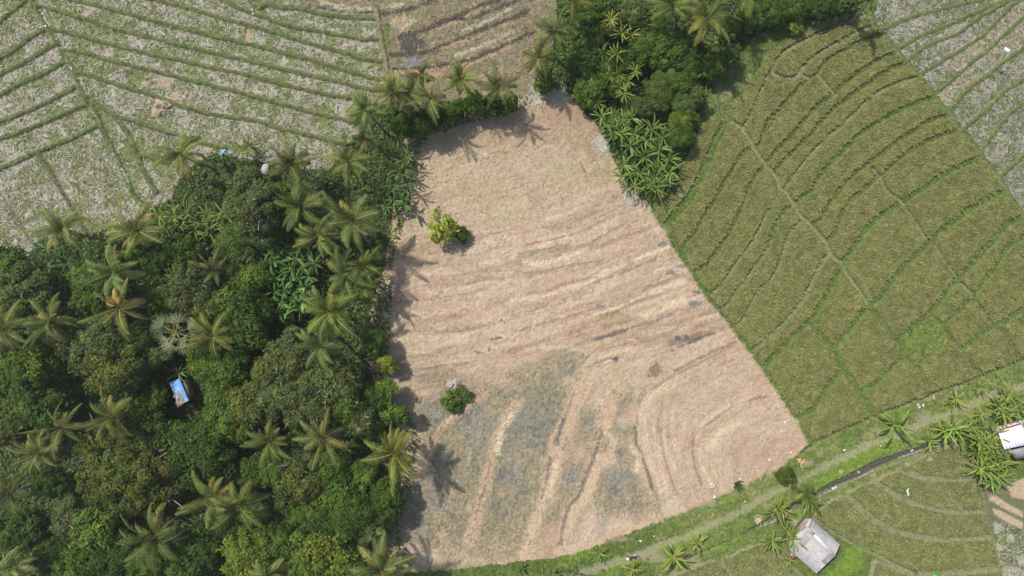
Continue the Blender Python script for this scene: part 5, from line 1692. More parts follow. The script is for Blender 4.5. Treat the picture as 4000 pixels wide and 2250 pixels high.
SL, NL = (ra, rb, sw1, sw0), (ra, rb, ne1, ne0)
sheet(SL, .84, .995, .05, .50, .04, (.27, .25, .22), south, 5, 3)
sheet(SL, .10, .27, .20, .62, .04, (.32, .30, .285), south, 6, 4)
sheet(SL, .03, .10, .02, .9, .035, (.40, .37, .355), south, 3, 5)
sheet(NL, .04, .42, .38, .98, .04, (.27, .26, .255), north_r, 10, 6)
sheet(NL, .42, .62, .30, .80, .036, (.33, .315, .30), north_r, 6, 7)
mb = MB()
rdir = (rb - ra); rl = np.linalg.norm(rdir); rdir /= rl
per = np.array([-rdir[1], rdir[0], 0])
for s0, s1, cc in ((.0, .26, (.33, .30, .29)), (.27, 1.0, (.42, .455, .49))):
    p, q = ra + rdir * rl * s0, ra + rdir * rl * s1
    for sg in (-1, 1):
        mb.slab([p + (0, 0, .09), q + (0, 0, .09), q + per * .2 * sg + (0, 0, .035), p + per * .2 * sg + (0, 0, .035)] if sg > 0 else
                [q + (0, 0, .09), p + (0, 0, .09), p + per * .2 * sg + (0, 0, .035), q + per * .2 * sg + (0, 0, .035)], .02, cc)
rel(mb).build('ridge_cap', M_ROOF, e)
mb = MB()
mb.slab([H('885,230', 3.0), H('938,268', 3.0), H('868,440', 3.72), H('780,405', 3.72)], .04, (.36, .33, .315))
rel(mb).build('verge_board', M_ROOF, e)
mb = MB()
corr(mb, H('850,290', 2.6), H('760,455', 2.75), H('620,510', 2.2), H('775,318', 2.1), 6, .04, (.27, .24, .215), .01, .06, 8)
rel(mb).build('lean_to_roof', M_ROOF, e)
for s in ('935,440 1005,555', '940,535 915,575'):
    a_, b_ = [H(x, 3.35) for x in s.split()]
    mb = MB(); mb.tube([a_ + (0, 0, .05), (a_ + b_) / 2 + (0, 0, .06), b_ + (0, 0, .05)], .05, (.62, .62, .62), 6)
    rel(mb).build('loose_pipe', M_PLASTIC, north_r)
# walls under the eaves with door and window
ce_ = (sw0 + sw1 + ne0 + ne1) / 4


def inset(p, f=.90, z=0):
    q = ce_ + (p - ce_) * f
    return np.array([q[0], q[1], z])


cor = [inset(sw0), inset(sw1), inset(ne1), inset(ne0)]
mb = MB()
for i in range(4):
    a_, b_ = cor[i], cor[(i + 1) % 4]
    n_ = np.array([-(b_ - a_)[1], (b_ - a_)[0], 0]); n_ /= np.linalg.norm(n_)
    ha = 2.15 if i == 0 else (2.6 if i == 2 else 2.15)
    g = unit(b_ - a_) * .12
    mb.hexa([a_ + g, b_ - g, b_ - g + n_ * .12, a_ + g + n_ * .12] + [x + (0, 0, ha) for x in (a_ + g, b_ - g, b_ - g + n_ * .12, a_ + g + n_ * .12)], (.42, .38, .32))
rel(mb).build('wall', M_WALL, e)
a_, b_ = cor[0], cor[1]
out = np.array([(b_ - a_)[1], -(b_ - a_)[0], 0]); out /= np.linalg.norm(out)


def wallpiece(name, t0, t1, z0, z1, col, mat, th=.05):
    p, q = a_ + (b_ - a_) * t0, a_ + (b_ - a_) * t1
    mb = MB()
    mb.hexa([p + (0, 0, z0), p + out * th + (0, 0, z0), q + out * th + (0, 0, z0), q + (0, 0, z0), p + (0, 0, z1), p + out * th + (0, 0, z1), q + out * th + (0, 0, z1), q + (0, 0, z1)], col)
    return rel(mb).build(name, mat, e)


wallpiece('door', .40, .56, .02, 1.95, (.22, .14, .08), M_PAINT); wallpiece('window', .70, .88, .9, 1.8, (.10, .11, .12), M_PAINT)

# white roofed house at the right edge
Hw = lambda s, z: PX(s, z, 3640, 1600, 5.367)
e = empty('white_roofed_house', tuple(Hw('1900,700', 0)))
o0 = np.array(e.location)
tag(e, 'house with bright white roof and red edge, cut by the right edge', 'house')
wa, wb, wc, wd_ = Hw('1390,455', 2.6), Hw('1840,312', 2.6), Hw('2140,700', 3.1), Hw('1525,835', 3.1)
mb = MB(); corr(mb, wa, wb, wc, wd_, 9, .06, (.80, .80, .81), .01, .012, 1)
w_roof = rel(mb).build('roof', M_ROOF, e); tag(w_roof, 'bright white front slope')
mb = MB(); corr(mb, wb + (.02, 0, .0), Hw('2500,90', 2.6), Hw('2800,520', 3.1), wc + (.02, 0, 0), 10, .05, (.27, .25, .25), .012, .04, 3)
tag(rel(mb).build('roof', M_ROOF, e), 'grey rear slope')
mb = MB(); corr(mb, Hw('1610,865', 2.9), Hw('2300,700', 2.9), Hw('2420,900', 2.2), Hw('1780,1045', 2.2), 12, .05, (.22, .21, .21), .012, .05, 4)
tag(rel(mb).build('roof', M_ROOF, e), 'dark grey lower slope')
mb = MB()
d_ = unit(wb - wa); nn = np.array([-d_[1], d_[0], 0])
mb.hexa([wa - (0, 0, .1), wb - (0, 0, .1), wb + nn * .14 - (0, 0, .1), wa + nn * .14 - (0, 0, .1), wa + (0, 0, .12), wb + (0, 0, .12), wb + nn * .14 + (0, 0, .12), wa + nn * .14 + (0, 0, .12)], (.42, .05, .05))
rel(mb).build('fascia', M_PAINT, e)
mb = MB()
lo_ = [np.array([*(x[:2]), 0]) for x in (Hw('1450,500', 2.6), Hw('2450,180', 2.6), Hw('2620,480', 2.9), Hw('2250,860', 2.4), Hw('1740,960', 2.4))]
for i in range(5):
    p, q = lo_[i], lo_[(i + 1) % 5]
    g = unit(q - p) * .1
    n_ = np.array([-(q - p)[1], (q - p)[0], 0]); n_ /= np.linalg.norm(n_)
    p, q = p + g, q - g
    mb.hexa([p, q, q + n_ * .12, p + n_ * .12] + [x + (0, 0, 2.1) for x in (p, q, q + n_ * .12, p + n_ * .12)], (.62, .61, .60))
rel(mb).build('wall', M_WALL, e)
mb = MB()
p, q = lo_[4] + (lo_[0] - lo_[4]) * .35, lo_[4] + (lo_[0] - lo_[4]) * .6
out2 = np.array([-(q - p)[1], (q - p)[0], 0]); out2 /= np.linalg.norm(out2); out2 = -out2
mb.hexa([p - out2 * .03, q - out2 * .03, q + out2 * .05, p + out2 * .05] + [x + (0, 0, 1.9) for x in (p - out2 * .03, q - out2 * .03, q + out2 * .05, p + out2 * .05)], (.30, .2, .12))
rel(mb).build('door', M_PAINT, e)

# blue roofed shed in the woodland
Hb = lambda s, z: PX(s, z, 640, 1450, 12.075)
e = empty('blue_roofed_shed', tuple(Hb('740,900', 0)))
o0 = np.array(e.location)
tag(e, 'narrow shed with blue corrugated tin roof between the trees', 'shed')
ba, bb, bc, bd = Hb('250,540', 2.7), Hb('740,345', 3.0), Hb('1180,1390', 3.0), Hb('690,1600', 2.7)
mb = MB(); corr(mb, bb, bc, bd, ba, 24, .03, (.20, .42, .72), .03, .05, 1)
b_roof = rel(mb).build('roof', M_ROOF, e)
mb = MB()
cb_ = (ba + bb + bc + bd) / 4
cn = [np.array([*(cb_ + (x - cb_) * .86)[:2], 0]) for x in (ba, bb, bc, bd)]
for i in range(4):
    p, q = cn[i], cn[(i + 1) % 4]
    g = unit(q - p) * .09; n_ = np.array([-(q - p)[1], (q - p)[0], 0]); n_ /= np.linalg.norm(n_)
    p, q = p + g, q - g
    mb.hexa([p, q, q + n_ * .08, p + n_ * .08] + [x + (0, 0, 2.5) for x in (p, q, q + n_ * .08, p + n_ * .08)], (.24, .19, .14))
rel(mb).build('wall', M_WALL, e)
mb = MB()
r = np.random.default_rng(4)
for k in range(60):
    s_, t_ = .45 + .55 * r.random() ** .7, .35 + .65 * r.random()
    p = on(bb, bc, bd, ba, s_, t_, .05)
    a1 = r.random() * 6.28; l_ = .1 + .16 * r.random()
    dx, dy = math.cos(a1) * l_, math.sin(a1) * l_
    mb.strips(np.array([[p, p + (dx, dy, .03), p + (2 * dx, 2 * dy, .0)]]), np.array([[(-dy * .3, dx * .3, 0), (-dy * .35, dx * .35, 0), (-dy * .05, dx * .05, 0)]]), np.array([.26, .17, .10]) * (.6 + .8 * r.random()))
rel(mb).build('fallen_leaves', M_STRAW, b_roof)

# small shelter with a grey slab roof on the straw field edge
Hg = lambda s, z: PX(s, z, 820, 560, 6.9)
e = empty('field_shelter', tuple(Hg('1490,700', 0)))
o0 = np.array(e.location)
tag(e, 'tiny field shelter with grey slab roof among the bushes at the straw edge', 'shelter')
mb = MB(); mb.slab([Hg('1580,535', 2.2), Hg('1425,570', 2.2), Hg('1380,790', 2.05), Hg('1560,860', 2.05)], .06, (.27, .255, .255)); rel(mb).build('roof', M_STONE, e)
mb = MB(); mb.slab([Hg('1425,575', 2.14), Hg('1350,750', 1.8), Hg('1350,790', 1.78), Hg('1385,775', 2.0)], .05, (.34, .32, .31)); tag(rel(mb).build('roof', M_STONE, e), 'narrow lower roof flap')
for s in ('1565,560', '1435,590', '1400,770', '1545,835'):
    p = Hg(s, 2.0); mb = MB(); mb.tube([(p[0], p[1], 0), (p[0], p[1], 1.0), (p[0], p[1], 2.0)], .05, (.16, .12, .09), 6); rel(mb).build('post', M_BARK, e)

# blue tarpaulin hung over bushes
e = MB(); r = np.random.default_rng(12)
pts_ = [Hg(s, z) for s, z in (('430,175', .9), ('350,185', 1.1), ('320,270', 1.0), ('285,330', .6), ('310,385', .25))]
P = np.array(pts_); Tn = unit(np.gradient(P, axis=0)); S = np.stack([-Tn[:, 1], Tn[:, 0], .3 + 0 * Tn[:, 0]], -1) * .12
e.strips(P[None], S[None], (.12, .32, .58))
P = np.array([Hg(s, z) for s, z in (('500,225', 1.0), ('560,250', 1.15), ('620,255', .95))]); Tn = unit(np.gradient(P, axis=0)); S = np.stack([-Tn[:, 1], Tn[:, 0], .2 + 0 * Tn[:, 0]], -1) * .13
e.strips(P[None], S[None], (.12, .30, .52))
tag(e.build('tarpaulin', M_PLASTIC), 'strips of blue tarpaulin hung at the edge of the straw field', 'tarpaulin')


# ------------------------------------------------------------------ earth mounds
def mound(name, poly, z, seed, col, label, cat, bumps=(), holes=()):
    """heap of soil or rock over an outline in photo pixels"""
    c0 = np.mean(poly, axis=0)
    r = np.random.default_rng(seed)
    n, m = 44, 14
    pa = np.array([(p[0] - c0[0], p[1] - c0[1]) for p in poly])
    ang = np.arctan2(pa[:, 1], pa[:, 0]); o_ = np.argsort(ang)
    rad = np.hypot(pa[:, 0], pa[:, 1])
    th_ = np.linspace(-np.pi, np.pi, n, endpoint=False)
    R = np.interp(th_, ang[o_], rad[o_], period=2 * np.pi) * (1 + r.normal(0, .04, n))
    V, Cc = [], []
    for j in range(m + 1):
        s = j / m
        x = np.cos(th_) * R * s; y = np.sin(th_) * R * s
        h = z * (1 - s ** 2.2) + .05
        hh = np.full(n, h)
        for bx, by, br, bh in bumps: hh += bh * np.exp(-((x - bx) ** 2 + (y - by) ** 2) / br ** 2) * (1 - s ** 4)
        hh += r.normal(0, .035, n) * (1 - s ** 4)
        if j == m: hh[:] = -.12
        f = 1 + r.normal(0, .06, n)
        for k in range(n):
            q = W(c0[0] + x[k], c0[1] + y[k], 0)
            V.append((q[0], q[1], hh[k])); Cc.append(np.array(col) * f[k])
    F = [[j * n + k, (j + 1) * n + k, (j + 1) * n + (k + 1) % n, j * n + (k + 1) % n] for j in range(m) for k in range(n)]
    b = np.array(W(c0[0], c0[1], 0))
    V = np.array(V) - b
    mb = MB(); mb.add(V, F, np.array(Cc))
    o = mb.build(name, M_STONE, None, True, tuple(b))
    return tag(o, label, cat)


def ZP(s, ox, oy, k):
    return [(ox + float(a.split(',')[0]) / k, oy + float(a.split(',')[1]) / k) for a in s.split()]


mound('soil_heap', ZP('540,500 640,450 770,545 900,540 1150,600 1230,730 1330,800 1180,850 1080,880 900,1020 780,1100 720,1250 420,1330 310,1250 340,1080 390,870 520,690', 560, 340, 10.73), .55, 1, (.275, .215, .15),
      'bare pinkish earth heap dug open in the upper left straw field', 'soil heap', ((-22, -6, 12, .3), (12, -22, 10, .22), (-2, 6, 12, -.45), (26, -6, 5, -.5), (14, 8, 5, -.45), (30, 2, 4, .25)))
mound('earth_mound', ZP('650,500 720,400 850,440 920,340 1050,350 1150,420 1200,560 1170,750 1080,830 990,880 850,890 780,820 650,740 590,620', 1680, 1440, 9.66), .75, 2, (.285, .235, .21),
      'lumpy grey pink earth mound above the bushes in the wet hollow', 'mound', ((10, -6, 8, .35), (-8, -2, 8, .28), (2, -2, 4, -.35), (4, 14, 5, .3), (-12, 6, 6, .25)))

# ------------------------------------------------------------------ slabs and edging by the ditch
def plank(t, a, b, w, z, th, col, name, label, cat, mat=None, group=None):
    q = T(t, a + ' ' + b)
    p0, p1 = np.array(W(*q[0], z)), np.array(W(*q[1], z))
    c = (p0 + p1) / 2
    L = np.linalg.norm(p1 - p0)
    a1 = math.atan2(p1[1] - p0[1], p1[0] - p0[0])
    mb = MB()
    r = np.random.default_rng(int(q[0][0]))
    for k in range(4):   # slightly uneven pieces of one slab
        x0, x1 = -L / 2 + L * k / 4, -L / 2 + L * (k + 1) / 4
        dz = [r.normal(0, .008) for _ in range(2)]
        w0, w1 = w * (1 + r.normal(0, .04)), w * (1 + r.normal(0, .04))
        mb.hexa([(x0, -w0 / 2, -th / 2), (x1, -w1 / 2, -th / 2), (x1, w1 / 2, -th / 2), (x0, w0 / 2, -th / 2), (x0, -w0 / 2, th / 2 + dz[0]), (x1, -w1 / 2, th / 2 + dz[1]), (x1, w1 / 2, th / 2), (x0, w0 / 2, th / 2)], np.array(col) * (1 + r.normal(0, .05)))
    o = mb.build(name, mat or M_STONE, None, False, tuple(c))
    o.rotation_euler = (0, 0, a1)
    return tag(o, label, cat, group)


plank(12, '22,962', '62,1034', .36, .12, .08, (.30, .26, .24), 'plank_bridge', 'grey plank laid as a footbridge over the ditch near the house', 'plank')
plank(12, '1128,150', '1148,182', .32, .2, .12, (.40, .37, .355), 'stone_slab', 'pale slab across the little side ditch, left one', 'slab')
plank(12, '1247,84', '1258,116', .28, .2, .10, (.34, .325, .31), 'stone_slab', 'grey slab across the little side ditch, right one', 'slab')
plank(12, '488,800', '520,776', .40, .16, .10, (.40, .38, .36), 'stone_slab', 'pale slab lying on the ditch bank amid the water bend', 'slab')
plank(12, '16,956', '34,966', .14, .14, .06, (.52, .27, .08), 'plank', 'short orange board at the upper end of the plank bridge', 'plank')
for s, lab in (('-60,1078 60,1030 190,950', 'weathered concrete ditch edge left of the house'), ('380,852 430,826 478,802', 'short pale concrete ditch edge right of the ragged palm'), ('680,712 740,682 800,652', 'concrete ditch edge at the bend of the water'),
               ('990,558 1080,528 1160,500', 'concrete ditch edge below the white litter on the water'), ('1200,498 1300,455 1400,425', 'concrete ditch edge at the corner of the greener rice')):
    q = smooth_line(T(12, s), 3)
    P = np.array([W(a, b, 0) for a, b in q]); P[:, 2] = .02
    mb = MB()
    Tn = unit(np.gradient(P, axis=0)); N_ = np.stack([-Tn[:, 1], Tn[:, 0], 0 * Tn[:, 0]], -1) * .12
    for i in range(len(P) - 1):
        mb.hexa([P[i] - N_[i] - (0, 0, .5), P[i + 1] - N_[i + 1] - (0, 0, .5), P[i + 1] + N_[i + 1] - (0, 0, .5), P[i] + N_[i] - (0, 0, .5), P[i] - N_[i] + (0, 0, .12), P[i + 1] - N_[i + 1] + (0, 0, .12), P[i + 1] + N_[i + 1] + (0, 0, .12), P[i] + N_[i] + (0, 0, .12)], np.array([.20, .185, .155]) * (1 + .03 * ((i * 7) % 3 - 1)))
    tag(mb.build('ditch_edging', M_STONE), lab, 'edging', 'concrete ditch edging')


# ------------------------------------------------------------------ litter, stakes, cage, flag
def litter(u, v, d, label, col=(.78, .78, .78), seed=0, z0=0.03):
    r = np.random.default_rng(int(u + v))
    b = W(u, v, 0)
    s = d / SC / 2
    n = 7
    g = np.linspace(-1, 1, n)
    X, Y = np.meshgrid(g, g)
    k = np.clip(1.25 - .35 * np.hypot(X, Y), .6, 1.25)
    Zc = np.abs(r.normal(0, .5, X.shape)) * s * .7 + .01
    rad = 1 + .3 * np.sin(3 * np.arctan2(Y, X) + r.random() * 6)
    V = np.stack([X * s * k * rad, Y * s * .7 * k * rad, Zc + .06], -1).reshape(-1, 3)
    i = np.arange(n - 1)
    q = (i[:, None] * n + i[None])
    F = np.stack([q, q + 1, q + n + 1, q + n], -1).reshape(-1, 4)
    mb = MB(); mb.add(V, F, col)
    o = mb.build('plastic_litter', M_PLASTIC, None, False, (b[0], b[1], float(zat(u, v)) + z0))
    o.rotation_euler = (0, 0, r.random() * 6.28)
    tag(o, label, 'litter', 'scraps of white plastic')


for t, x_, y_, d, lab in ((1, 359, 205, 11, 'white plastic on the bank where three straw terraces meet, upper left'), (1, 545, 520, 12, 'white scrap at a lower bend of the white ditch'), (2, -16, 112, 10, 'white scrap at the bank junction by the top straw terraces'),
                          (11, 968, 1182, 14, 'white bag on the verge above the motorbike'), (11, 1071, 1146, 8, 'small white scrap right of the bag above the motorbike'), (11, 1757, 885, 9, 'white scrap in the grass below the spiky shrub'),
                          (11, 1717, 712, 9, 'white scrap touching the top of the spiky shrub'), (11, 1525, 850, 18, 'crumpled pale sheet on the grass edge below the little cage'), (11, 1648, 554, 6, 'tiny white scrap in the lower right of the middle field'),
                          (11, 397, 1223, 7, 'tiny white scrap at the lower end of the middle field'), (12, 122, 286, 12, 'white scrap on the middle field near the ditch corner'), (12, 170, 514, 12, 'thin white strip on the field by the track corner'), (12, 8, 572, 12, 'white rag on the field margin left of the track corner'),
                          (12, 571, 496, 12, 'white scrap on the grass just above the track'), (12, 846, 465, 8, 'white scrap right beside the track above the bright grass'), (12, 1166, 160, 16, 'white rubbish beside the left slab of the side ditch'), (12, 485, 783, 9, 'white scrap on the water at the bend'),
                          (12, 690, 672, 16, 'pale rubbish caught in the ditch at its widest'), (12, 1095, 508, 18, 'pale rubbish afloat in the ditch below the rice corner'), (12, 258, 626, 6, 'small white scrap on the grass below the dry leaves'), (2, 760, 1402, 8, 'white scrap under the dark hearted palm'),
                          (5, 1625, 437, 16, 'bright white scrap among the trees above the small palm'), (9, 1482, 108, 10, 'white scrap on the ground right of the blue shed'), (12, 1930, 1242, 8, 'white scrap in the far lower right')):
    q = T(t, '%d,%d' % (x_, y_))[0]
    litter(q[0], q[1], d * .75, lab, (.62, .62, .62), 0, 2.5 if t == 5 else .03)
for t, x_, y_, d, lab, c in ((12, 250, 590, 20, 'heap of dry tan leaves on the grass above the track', (.40, .27, .15)), (12, 230, 570, 12, 'orange dry leaf at the end of the little side ditch', (.50, .32, .09)), (11, 1855, 1020, 26, 'tangle of dry pale stalks on the grass left of the track', (.36, .30, .20)), (12, 548, 660, 14, 'dry brown leaf tuft on the bright grass by the ditch', (.33, .25, .19)), (12, 1205, 568, 15, 'dry brown heap on the edge of the greener rice', (.33, .24, .19)), (12, 1045, 605, 13, 'pinkish clod heap at the corner of the top greener rice plot', (.33, .26, .20)), (12, 205, 1040, 16, 'pale pile of debris left of the house', (.33, .28, .24))):
    q = T(t, '%d,%d' % (x_, y_))[0]
    b = W(*q, 0); r = np.random.default_rng(x_)
    mb = MB(); n = 40
    o = np.concatenate([r.normal(0, d / SC / 4, (n, 2)), .05 + .2 * r.random((n, 1))], 1)
    a1 = r.random(n) * 6.28; L = d / SC * (.25 + .4 * r.random(n))
    dd = np.stack([np.cos(a1) * L, np.sin(a1) * L, r.normal(0, .05, n)], -1)
    P = np.stack([o - dd / 2, o + (0, 0, .05), o + dd / 2], 1); S = np.repeat(np.stack([-np.sin(a1), np.cos(a1), 0 * a1], -1)[:, None] * .045, 3, 1)
    mb.strips(P, S, np.array(c) * (.7 + .6 * r.random((n, 1))))
    tag(mb.build('dry_leaves', M_STRAW, None, False, (b[0], b[1], float(zat(*q)))), lab, 'dry leaves')

# thin stake with dark cloth in the middle field
b = W(1953, 1246, 0)
e = empty('marker_stake', (b[0], b[1], 0))
tag(e, 'short stake with a pale and dark cloth throwing a shadow mid field', 'stake')
mb = MB(); mb.tube([(0, 0, -.1), (.02, 0, .6), (.05, .02, 1.15)], .025, (.30, .24, .17), 6); mb.build('post', M_BARK, e)
mb = MB()
g = np.linspace(0, 1, 6)
P = np.stack([.05 + .26 * g, .02 - .16 * g, 1.12 - .35 * g + .05 * np.sin(g * 7)], -1)
S = np.stack([.02 + 0 * g, .10 + .06 * np.sin(g * 5), -.14 + 0 * g], -1)
mb.strips(P[None], S[None], (.075, .055, .06)); mb.build('cloth', M_PLASTIC, e)
mb = MB(); mb.tube([(.05, .02, 1.08), (.05, .02, 1.14), (.05, .02, 1.22), (.05, .02, 1.27)], [.04, .09, .09, .03], (.66, .55, .5), 6); mb.build('knot', M_PLASTIC, e)
# thin stake with plastic ribbon in the greener rice
b = W(3540, 1930, 0)
e = empty('marker_stake', (b[0], b[1], 0))
tag(e, 'leaning stick with a clear plastic ribbon in the greener rice', 'stake')
mb = MB(); mb.tube([(0, 0, 0), (-.1, -.05, .7), (-.9, .05, 1.0)], .022, (.40, .36, .30), 6); mb.build('post', M_BARK, e)
mb = MB(); P = np.array([(-.1, -.05, .72), (-.25, .3, .95), (-.40, .75, .9), (-.1, 1.0, .8)]); S = np.array([(.07, .02, .03)] * 4)
mb.strips(P[None], S[None], (.55, .60, .58)); mb.build('ribbon', M_PLASTIC, e)

# little white cage on the corner of the middle field
b = W(2779, 1895, 0)
e = empty('wire_cage', (b[0], b[1], 0), math.radians(-20))
tag(e, 'small square white cage frame standing on the dry field corner', 'cage')
h_ = .26
for z, nm in ((.05, 'base_frame'), (.42, 'top_frame')):
    mb = MB()
    for sx, sy, lx, ly in ((0, h_, 2 * h_ + .05, .05), (0, -h_, 2 * h_ + .05, .05), (h_, 0, .05, 2 * h_ - .05), (-h_, 0, .05, 2 * h_ - .05)): mb.box((sx, sy, z), (lx, ly, .05), (.66, .66, .64))
    mb.build(nm, M_PAINT, e)
for sx in (-1, 1):
    for sy in (-1, 1):
        mb = MB(); mb.box((sx * h_, sy * h_, .235), (.045, .045, .32), (.60, .60, .58)); mb.build('post', M_PAINT, e)
mb = MB(); mb.tube([(-.05, 0, .05), (-.05, .02, .12), (-.02, .05, .2), (0, .06, .26)], [.05, .10, .08, .02], (.62, .6, .6), 8); mb.build('bowl', M_PLASTIC, e)

# bird scaring flag on a tall pole
top = np.array(W(3941, 190, 4.2)); base = np.array(W(3893, 272, 0))
e = empty('scare_flag', (base[0], base[1], 0))
tag(e, 'white sheet flag on a leaning bamboo pole in the striped straw field', 'flag')
off = top - base
q = np.linspace(0, 1, 6)
mb = MB(); mb.tube(np.stack([off[0] * q, off[1] * q, off[2] * q - .1 * (1 - q)], -1), .035 - .015 * q, (.42, .40, .33), 6); mb.build('pole', M_BARK, e)
cs_ = [np.array(PX(s, 4.0, 3860, 130, 13.8)) - base for s in ('895,740', '1195,862', '1068,1012', '870,845')]
n = 7
g = np.linspace(0, 1, n)
V = []
for i in g:
    for j in g:
        p = (cs_[0] * (1 - i) + cs_[1] * i) * (1 - j) + (cs_[3] * (1 - i) + cs_[2] * i) * j
        V.append(p + np.array([0, 0, .06 * math.sin(i * 6 + j * 4)]))
i = np.arange(n - 1); qq = (i[:, None] * n + i[None])
mb = MB(); mb.add(V, np.stack([qq, qq + n, qq + n + 1, qq + 1], -1).reshape(-1, 4), (.74, .77, .80)); mb.build('cloth', M_PLASTIC, e, True)
a_, b_ = [np.array(PX(s, 4.05, 3860, 130, 13.8)) - base for s in ('700,560', '900,735')]
mb = MB(); mb.tube([a_, (a_ + b_) / 2 + (0, 0, .05), b_], [.03, .06, .04], (.10, .09, .10), 6); mb.build('streamer', M_PLASTIC, e)

# green sack at the bottom edge and pink tub by the house
b = W(3654, 2252, .4)
mb = MB(); r = np.random.default_rng(2)
a1 = np.linspace(0, 2 * np.pi, 10, endpoint=False)
rings = [(.05, .30), (.25, .42), (.5, .34), (.75, .2), (.95, .05)]
V = [(math.cos(t_) * R_ * (1 + .2 * math.sin(3 * t_ + z_ * 4)), math.sin(t_) * R_ * (1 + .2 * math.cos(2 * t_)), z_) for z_, R_ in rings for t_ in a1]
F = [[j * 10 + k, j * 10 + (k + 1) % 10, (j + 1) * 10 + (k + 1) % 10, (j + 1) * 10 + k] for j in range(4) for k in range(10)]
mb.add(V, F, (.08, .42, .05))
tag(mb.build('plastic_sack', M_PLASTIC, None, False, (b[0], b[1], 0)), 'shiny bright green sack at the bottom edge among the rice', 'sack')
b = W(3094, 2167, .3)
e = empty('plastic_tub', (b[0], b[1], 0)); tag(e, 'pink plastic tub beneath the left eave of the grey house', 'tub')
mb = MB(); mb.tube([(0, 0, 0), (0, 0, .2), (0, 0, .42), (0, 0, .40), (0, 0, .06)], [.20, .25, .30, .27, .18], (.50, .12, .34), 12); mb.build('bowl', M_PLASTIC, e, True)
mb = MB(); mb.tube([(0, 0, .42), (0, 0, .45)], [.31, .31], (.45, .10, .30), 12, False); mb.build('rim', M_PLASTIC, e)

# ------------------------------------------------------------------ the motorbike on the verge
b = W(2469, 2178, .4)
e = empty('motorbike', (b[0], b[1], float(zat(2469, 2178)) - .02), math.atan2(-.14, -.99))
tag(e, 'parked dark red and black scooter with pale front on the grass verge', 'motorbike')
R = .27


def wheel(x, yaw=0):
    th_ = np.linspace(0, 2 * np.pi, 18)
    mb = MB(); mb.tube(np.stack([np.cos(th_) * .22 * math.cos(yaw), np.cos(th_) * .22 * math.sin(yaw), np.sin(th_) * .22], -1), .055, (.02, .02, .02), 8, False)
    o = mb.build('wheel', M_RUBBER, e, True, (x, 0, R))
    mb = MB(); d_ = np.array([-math.sin(yaw), math.cos(yaw), 0]); mb.tube([d_ * -.05, d_ * -.03, d_ * .03, d_ * .05], [.05, .16, .16, .05], (.30, .30, .31), 12); mb.build('rim', M_PAINT, o)


wheel(-.60); wheel(.62, .5)
RED_ = (.12, .022, .025)


def loft(name, secs, col, mat, par=None, n=10):
    V = []
    for x, w, z0, z1, y in secs:
        for k in range(n):
            a1 = 2 * math.pi * k / n
            V.append((x, y + math.copysign(abs(math.cos(a1)) ** .7, math.cos(a1)) * w, (z0 + z1) / 2 + math.copysign(abs(math.sin(a1)) ** .7, math.sin(a1)) * (z1 - z0) / 2))
    m = len(secs)
    F = [[j * n + k, j * n + (k + 1) % n, (j + 1) * n + (k + 1) % n, (j + 1) * n + k] for j in range(m - 1) for k in range(n)]
    mb = MB(); mb.add(V, F, col)
    return mb.build(name, mat, par or e, True)


loft('body', [(-.80, .02, .62, .68, 0), (-.74, .11, .50, .72, 0), (-.45, .17, .36, .72, 0), (-.15, .16, .30, .66, 0), (.0, .12, .26, .50, 0), (.18, .14, .24, .34, 0), (.36, .13, .26, .40, 0), (.40, .02, .3, .34, 0)], RED_, M_PAINT)
loft('seat', [(-.72, .04, .72, .76, 0), (-.66, .13, .70, .80, 0), (-.35, .16, .68, .80, 0), (-.08, .12, .66, .76, 0), (0, .03, .68, .72, 0)], (.025, .025, .027), M_RUBBER)
loft('leg_shield', [(.36, .05, .30, .90, 0), (.40, .20, .30, .94, 0), (.46, .21, .34, 1.0, 0), (.54, .13, .45, .98, 0), (.58, .03, .6, .9, 0)], (.05, .05, .055), M_PAINT)
loft('front_fairing', [(.50, .05, .78, .98, 0), (.54, .17, .74, 1.04, 0), (.64, .15, .74, 1.02, 0), (.70, .04, .82, .95, 0)], (.62, .66, .70), M_PAINT)
loft('front_mudguard', [(.36, .02, .50, .54, 0), (.45, .09, .48, .60, 0), (.65, .10, .50, .64, 0), (.85, .08, .44, .56, 0), (.92, .02, .42, .46, 0)], (.58, .61, .64), M_PAINT)
loft('rear_mudguard', [(-.70, .06, .52, .60, 0), (-.85, .08, .48, .58, 0), (-.98, .06, .36, .46, 0)], (.03, .03, .03), M_RUBBER)
mb = MB(); mb.tube([(.40, -.36, 1.02), (.46, -.15, 1.0), (.47, 0, .98), (.46, .15, 1.0), (.40, .36, 1.02)], .022, (.12, .12, .12), 6); hb = mb.build('handlebar', M_RUBBER, e, True)
for sg in (-1, 1):
    mb = MB(); mb.tube([(.42, sg * .22, 1.02), (.46, sg * .30, 1.20)], .01, (.1, .1, .1), 6); mb.box((.46, sg * .32, 1.24), (.04, .14, .09), (.55, .57, .6)); mb.build('mirror', M_PAINT, hb)
mb = MB(); mb.tube([(.70, 0, .89), (.73, 0, .89), (.75, 0, .89)], [.09, .08, .03], (.78, .80, .82), 10); mb.build('headlight', M_PAINT, e, True)
mb = MB(); mb.tube([(-.80, 0, .66), (-.84, 0, .66)], [.05, .03], (.45, .03, .03), 8); mb.build('tail_light', M_PAINT, e, True)
mb = MB(); mb.tube([(-.1, -.15, .30), (-.4, -.19, .30), (-.8, -.2, .36)], [.03, .055, .06], (.50, .50, .51), 8); mb.build('exhaust', M_PAINT, e, True)
mb = MB(); mb.tube([(-.50, .10, .74), (-.72, .12, .82), (-.92, .08, .82), (-.92, -.08, .82), (-.72, -.12, .82), (-.50, -.10, .74)], .016, (.6, .6, .62), 6); mb.build('grab_rail', M_PAINT, e, True)
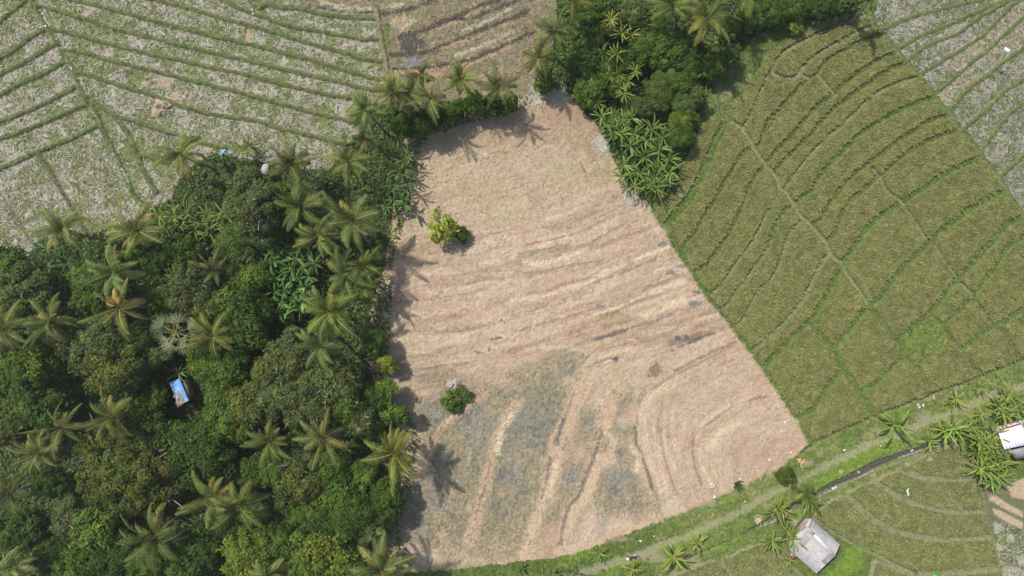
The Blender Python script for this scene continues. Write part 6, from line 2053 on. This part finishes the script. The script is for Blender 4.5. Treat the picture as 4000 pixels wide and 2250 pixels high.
mb = MB(); mb.tube([(-.05, .12, .28), (-.02, .28, .05)], .015, (.2, .2, .2), 6); mb.build('side_stand', M_RUBBER, e)

# ------------------------------------------------------------------ thin haze volume added to lift the blacks like a lens veil
m, nt, out = node_mat('lens_veil_haze')
vol = nt.nodes.new('ShaderNodeVolumePrincipled')
vol.inputs['Color'].default_value = (.96, .96, .93, 1); vol.inputs['Density'].default_value = .0002; vol.inputs['Anisotropy'].default_value = .2
nt.links.new(vol.outputs[0], out.inputs['Volume'])
mb = MB(); mb.box((0, 0, 48.5), (2200, 2200, 101), (1, 1, 1))
tag(mb.build('haze', m), 'thin pale haze added above the fields to imitate a lens veil', None, None, 'stuff')

# ------------------------------------------------------------------ light, sky and camera
ELEV, AZX, AZY = 55.0, -.73, .68       # the sun stands to the upper left of the picture
wd = bpy.data.worlds.new('World'); SCN.world = wd; wd.use_nodes = True
nt = wd.node_tree
for n in list(nt.nodes): nt.nodes.remove(n)
sky = nt.nodes.new('ShaderNodeTexSky'); sky.sky_type = 'NISHITA'; sky.sun_disc = False
sky.sun_elevation = math.radians(ELEV); sky.sun_rotation = math.atan2(AZX, AZY)
sky.dust_density = 2.0
bg = nt.nodes.new('ShaderNodeBackground'); bg.inputs['Strength'].default_value = .145
wo = nt.nodes.new('ShaderNodeOutputWorld')
nt.links.new(sky.outputs[0], bg.inputs[0]); nt.links.new(bg.outputs[0], wo.inputs[0])
ld = bpy.data.lights.new('sun', 'SUN'); ld.energy = 4.05; ld.angle = math.radians(.5); ld.color = (1, .955, .88)
lo = bpy.data.objects.new('sun', ld); COL.objects.link(lo)
ce = math.cos(math.radians(ELEV))
lo.rotation_euler = Vector((AZX * ce, AZY * ce, math.sin(math.radians(ELEV)))).to_track_quat('Z', 'Y').to_euler()
cd = bpy.data.cameras.new('camera'); cam = bpy.data.objects.new('camera', cd); COL.objects.link(cam)
cam.location = (0, 0, CAMH)
cd.sensor_width = 36
cd.angle = 2 * math.atan(2000 / SC / CAMH)
cd.clip_start = 1; cd.clip_end = 5000
SCN.camera = cam
SCN.view_settings.view_transform = 'Standard'; SCN.view_settings.look = 'None'
SCN.view_settings.exposure = .42; SCN.view_settings.gamma = 1
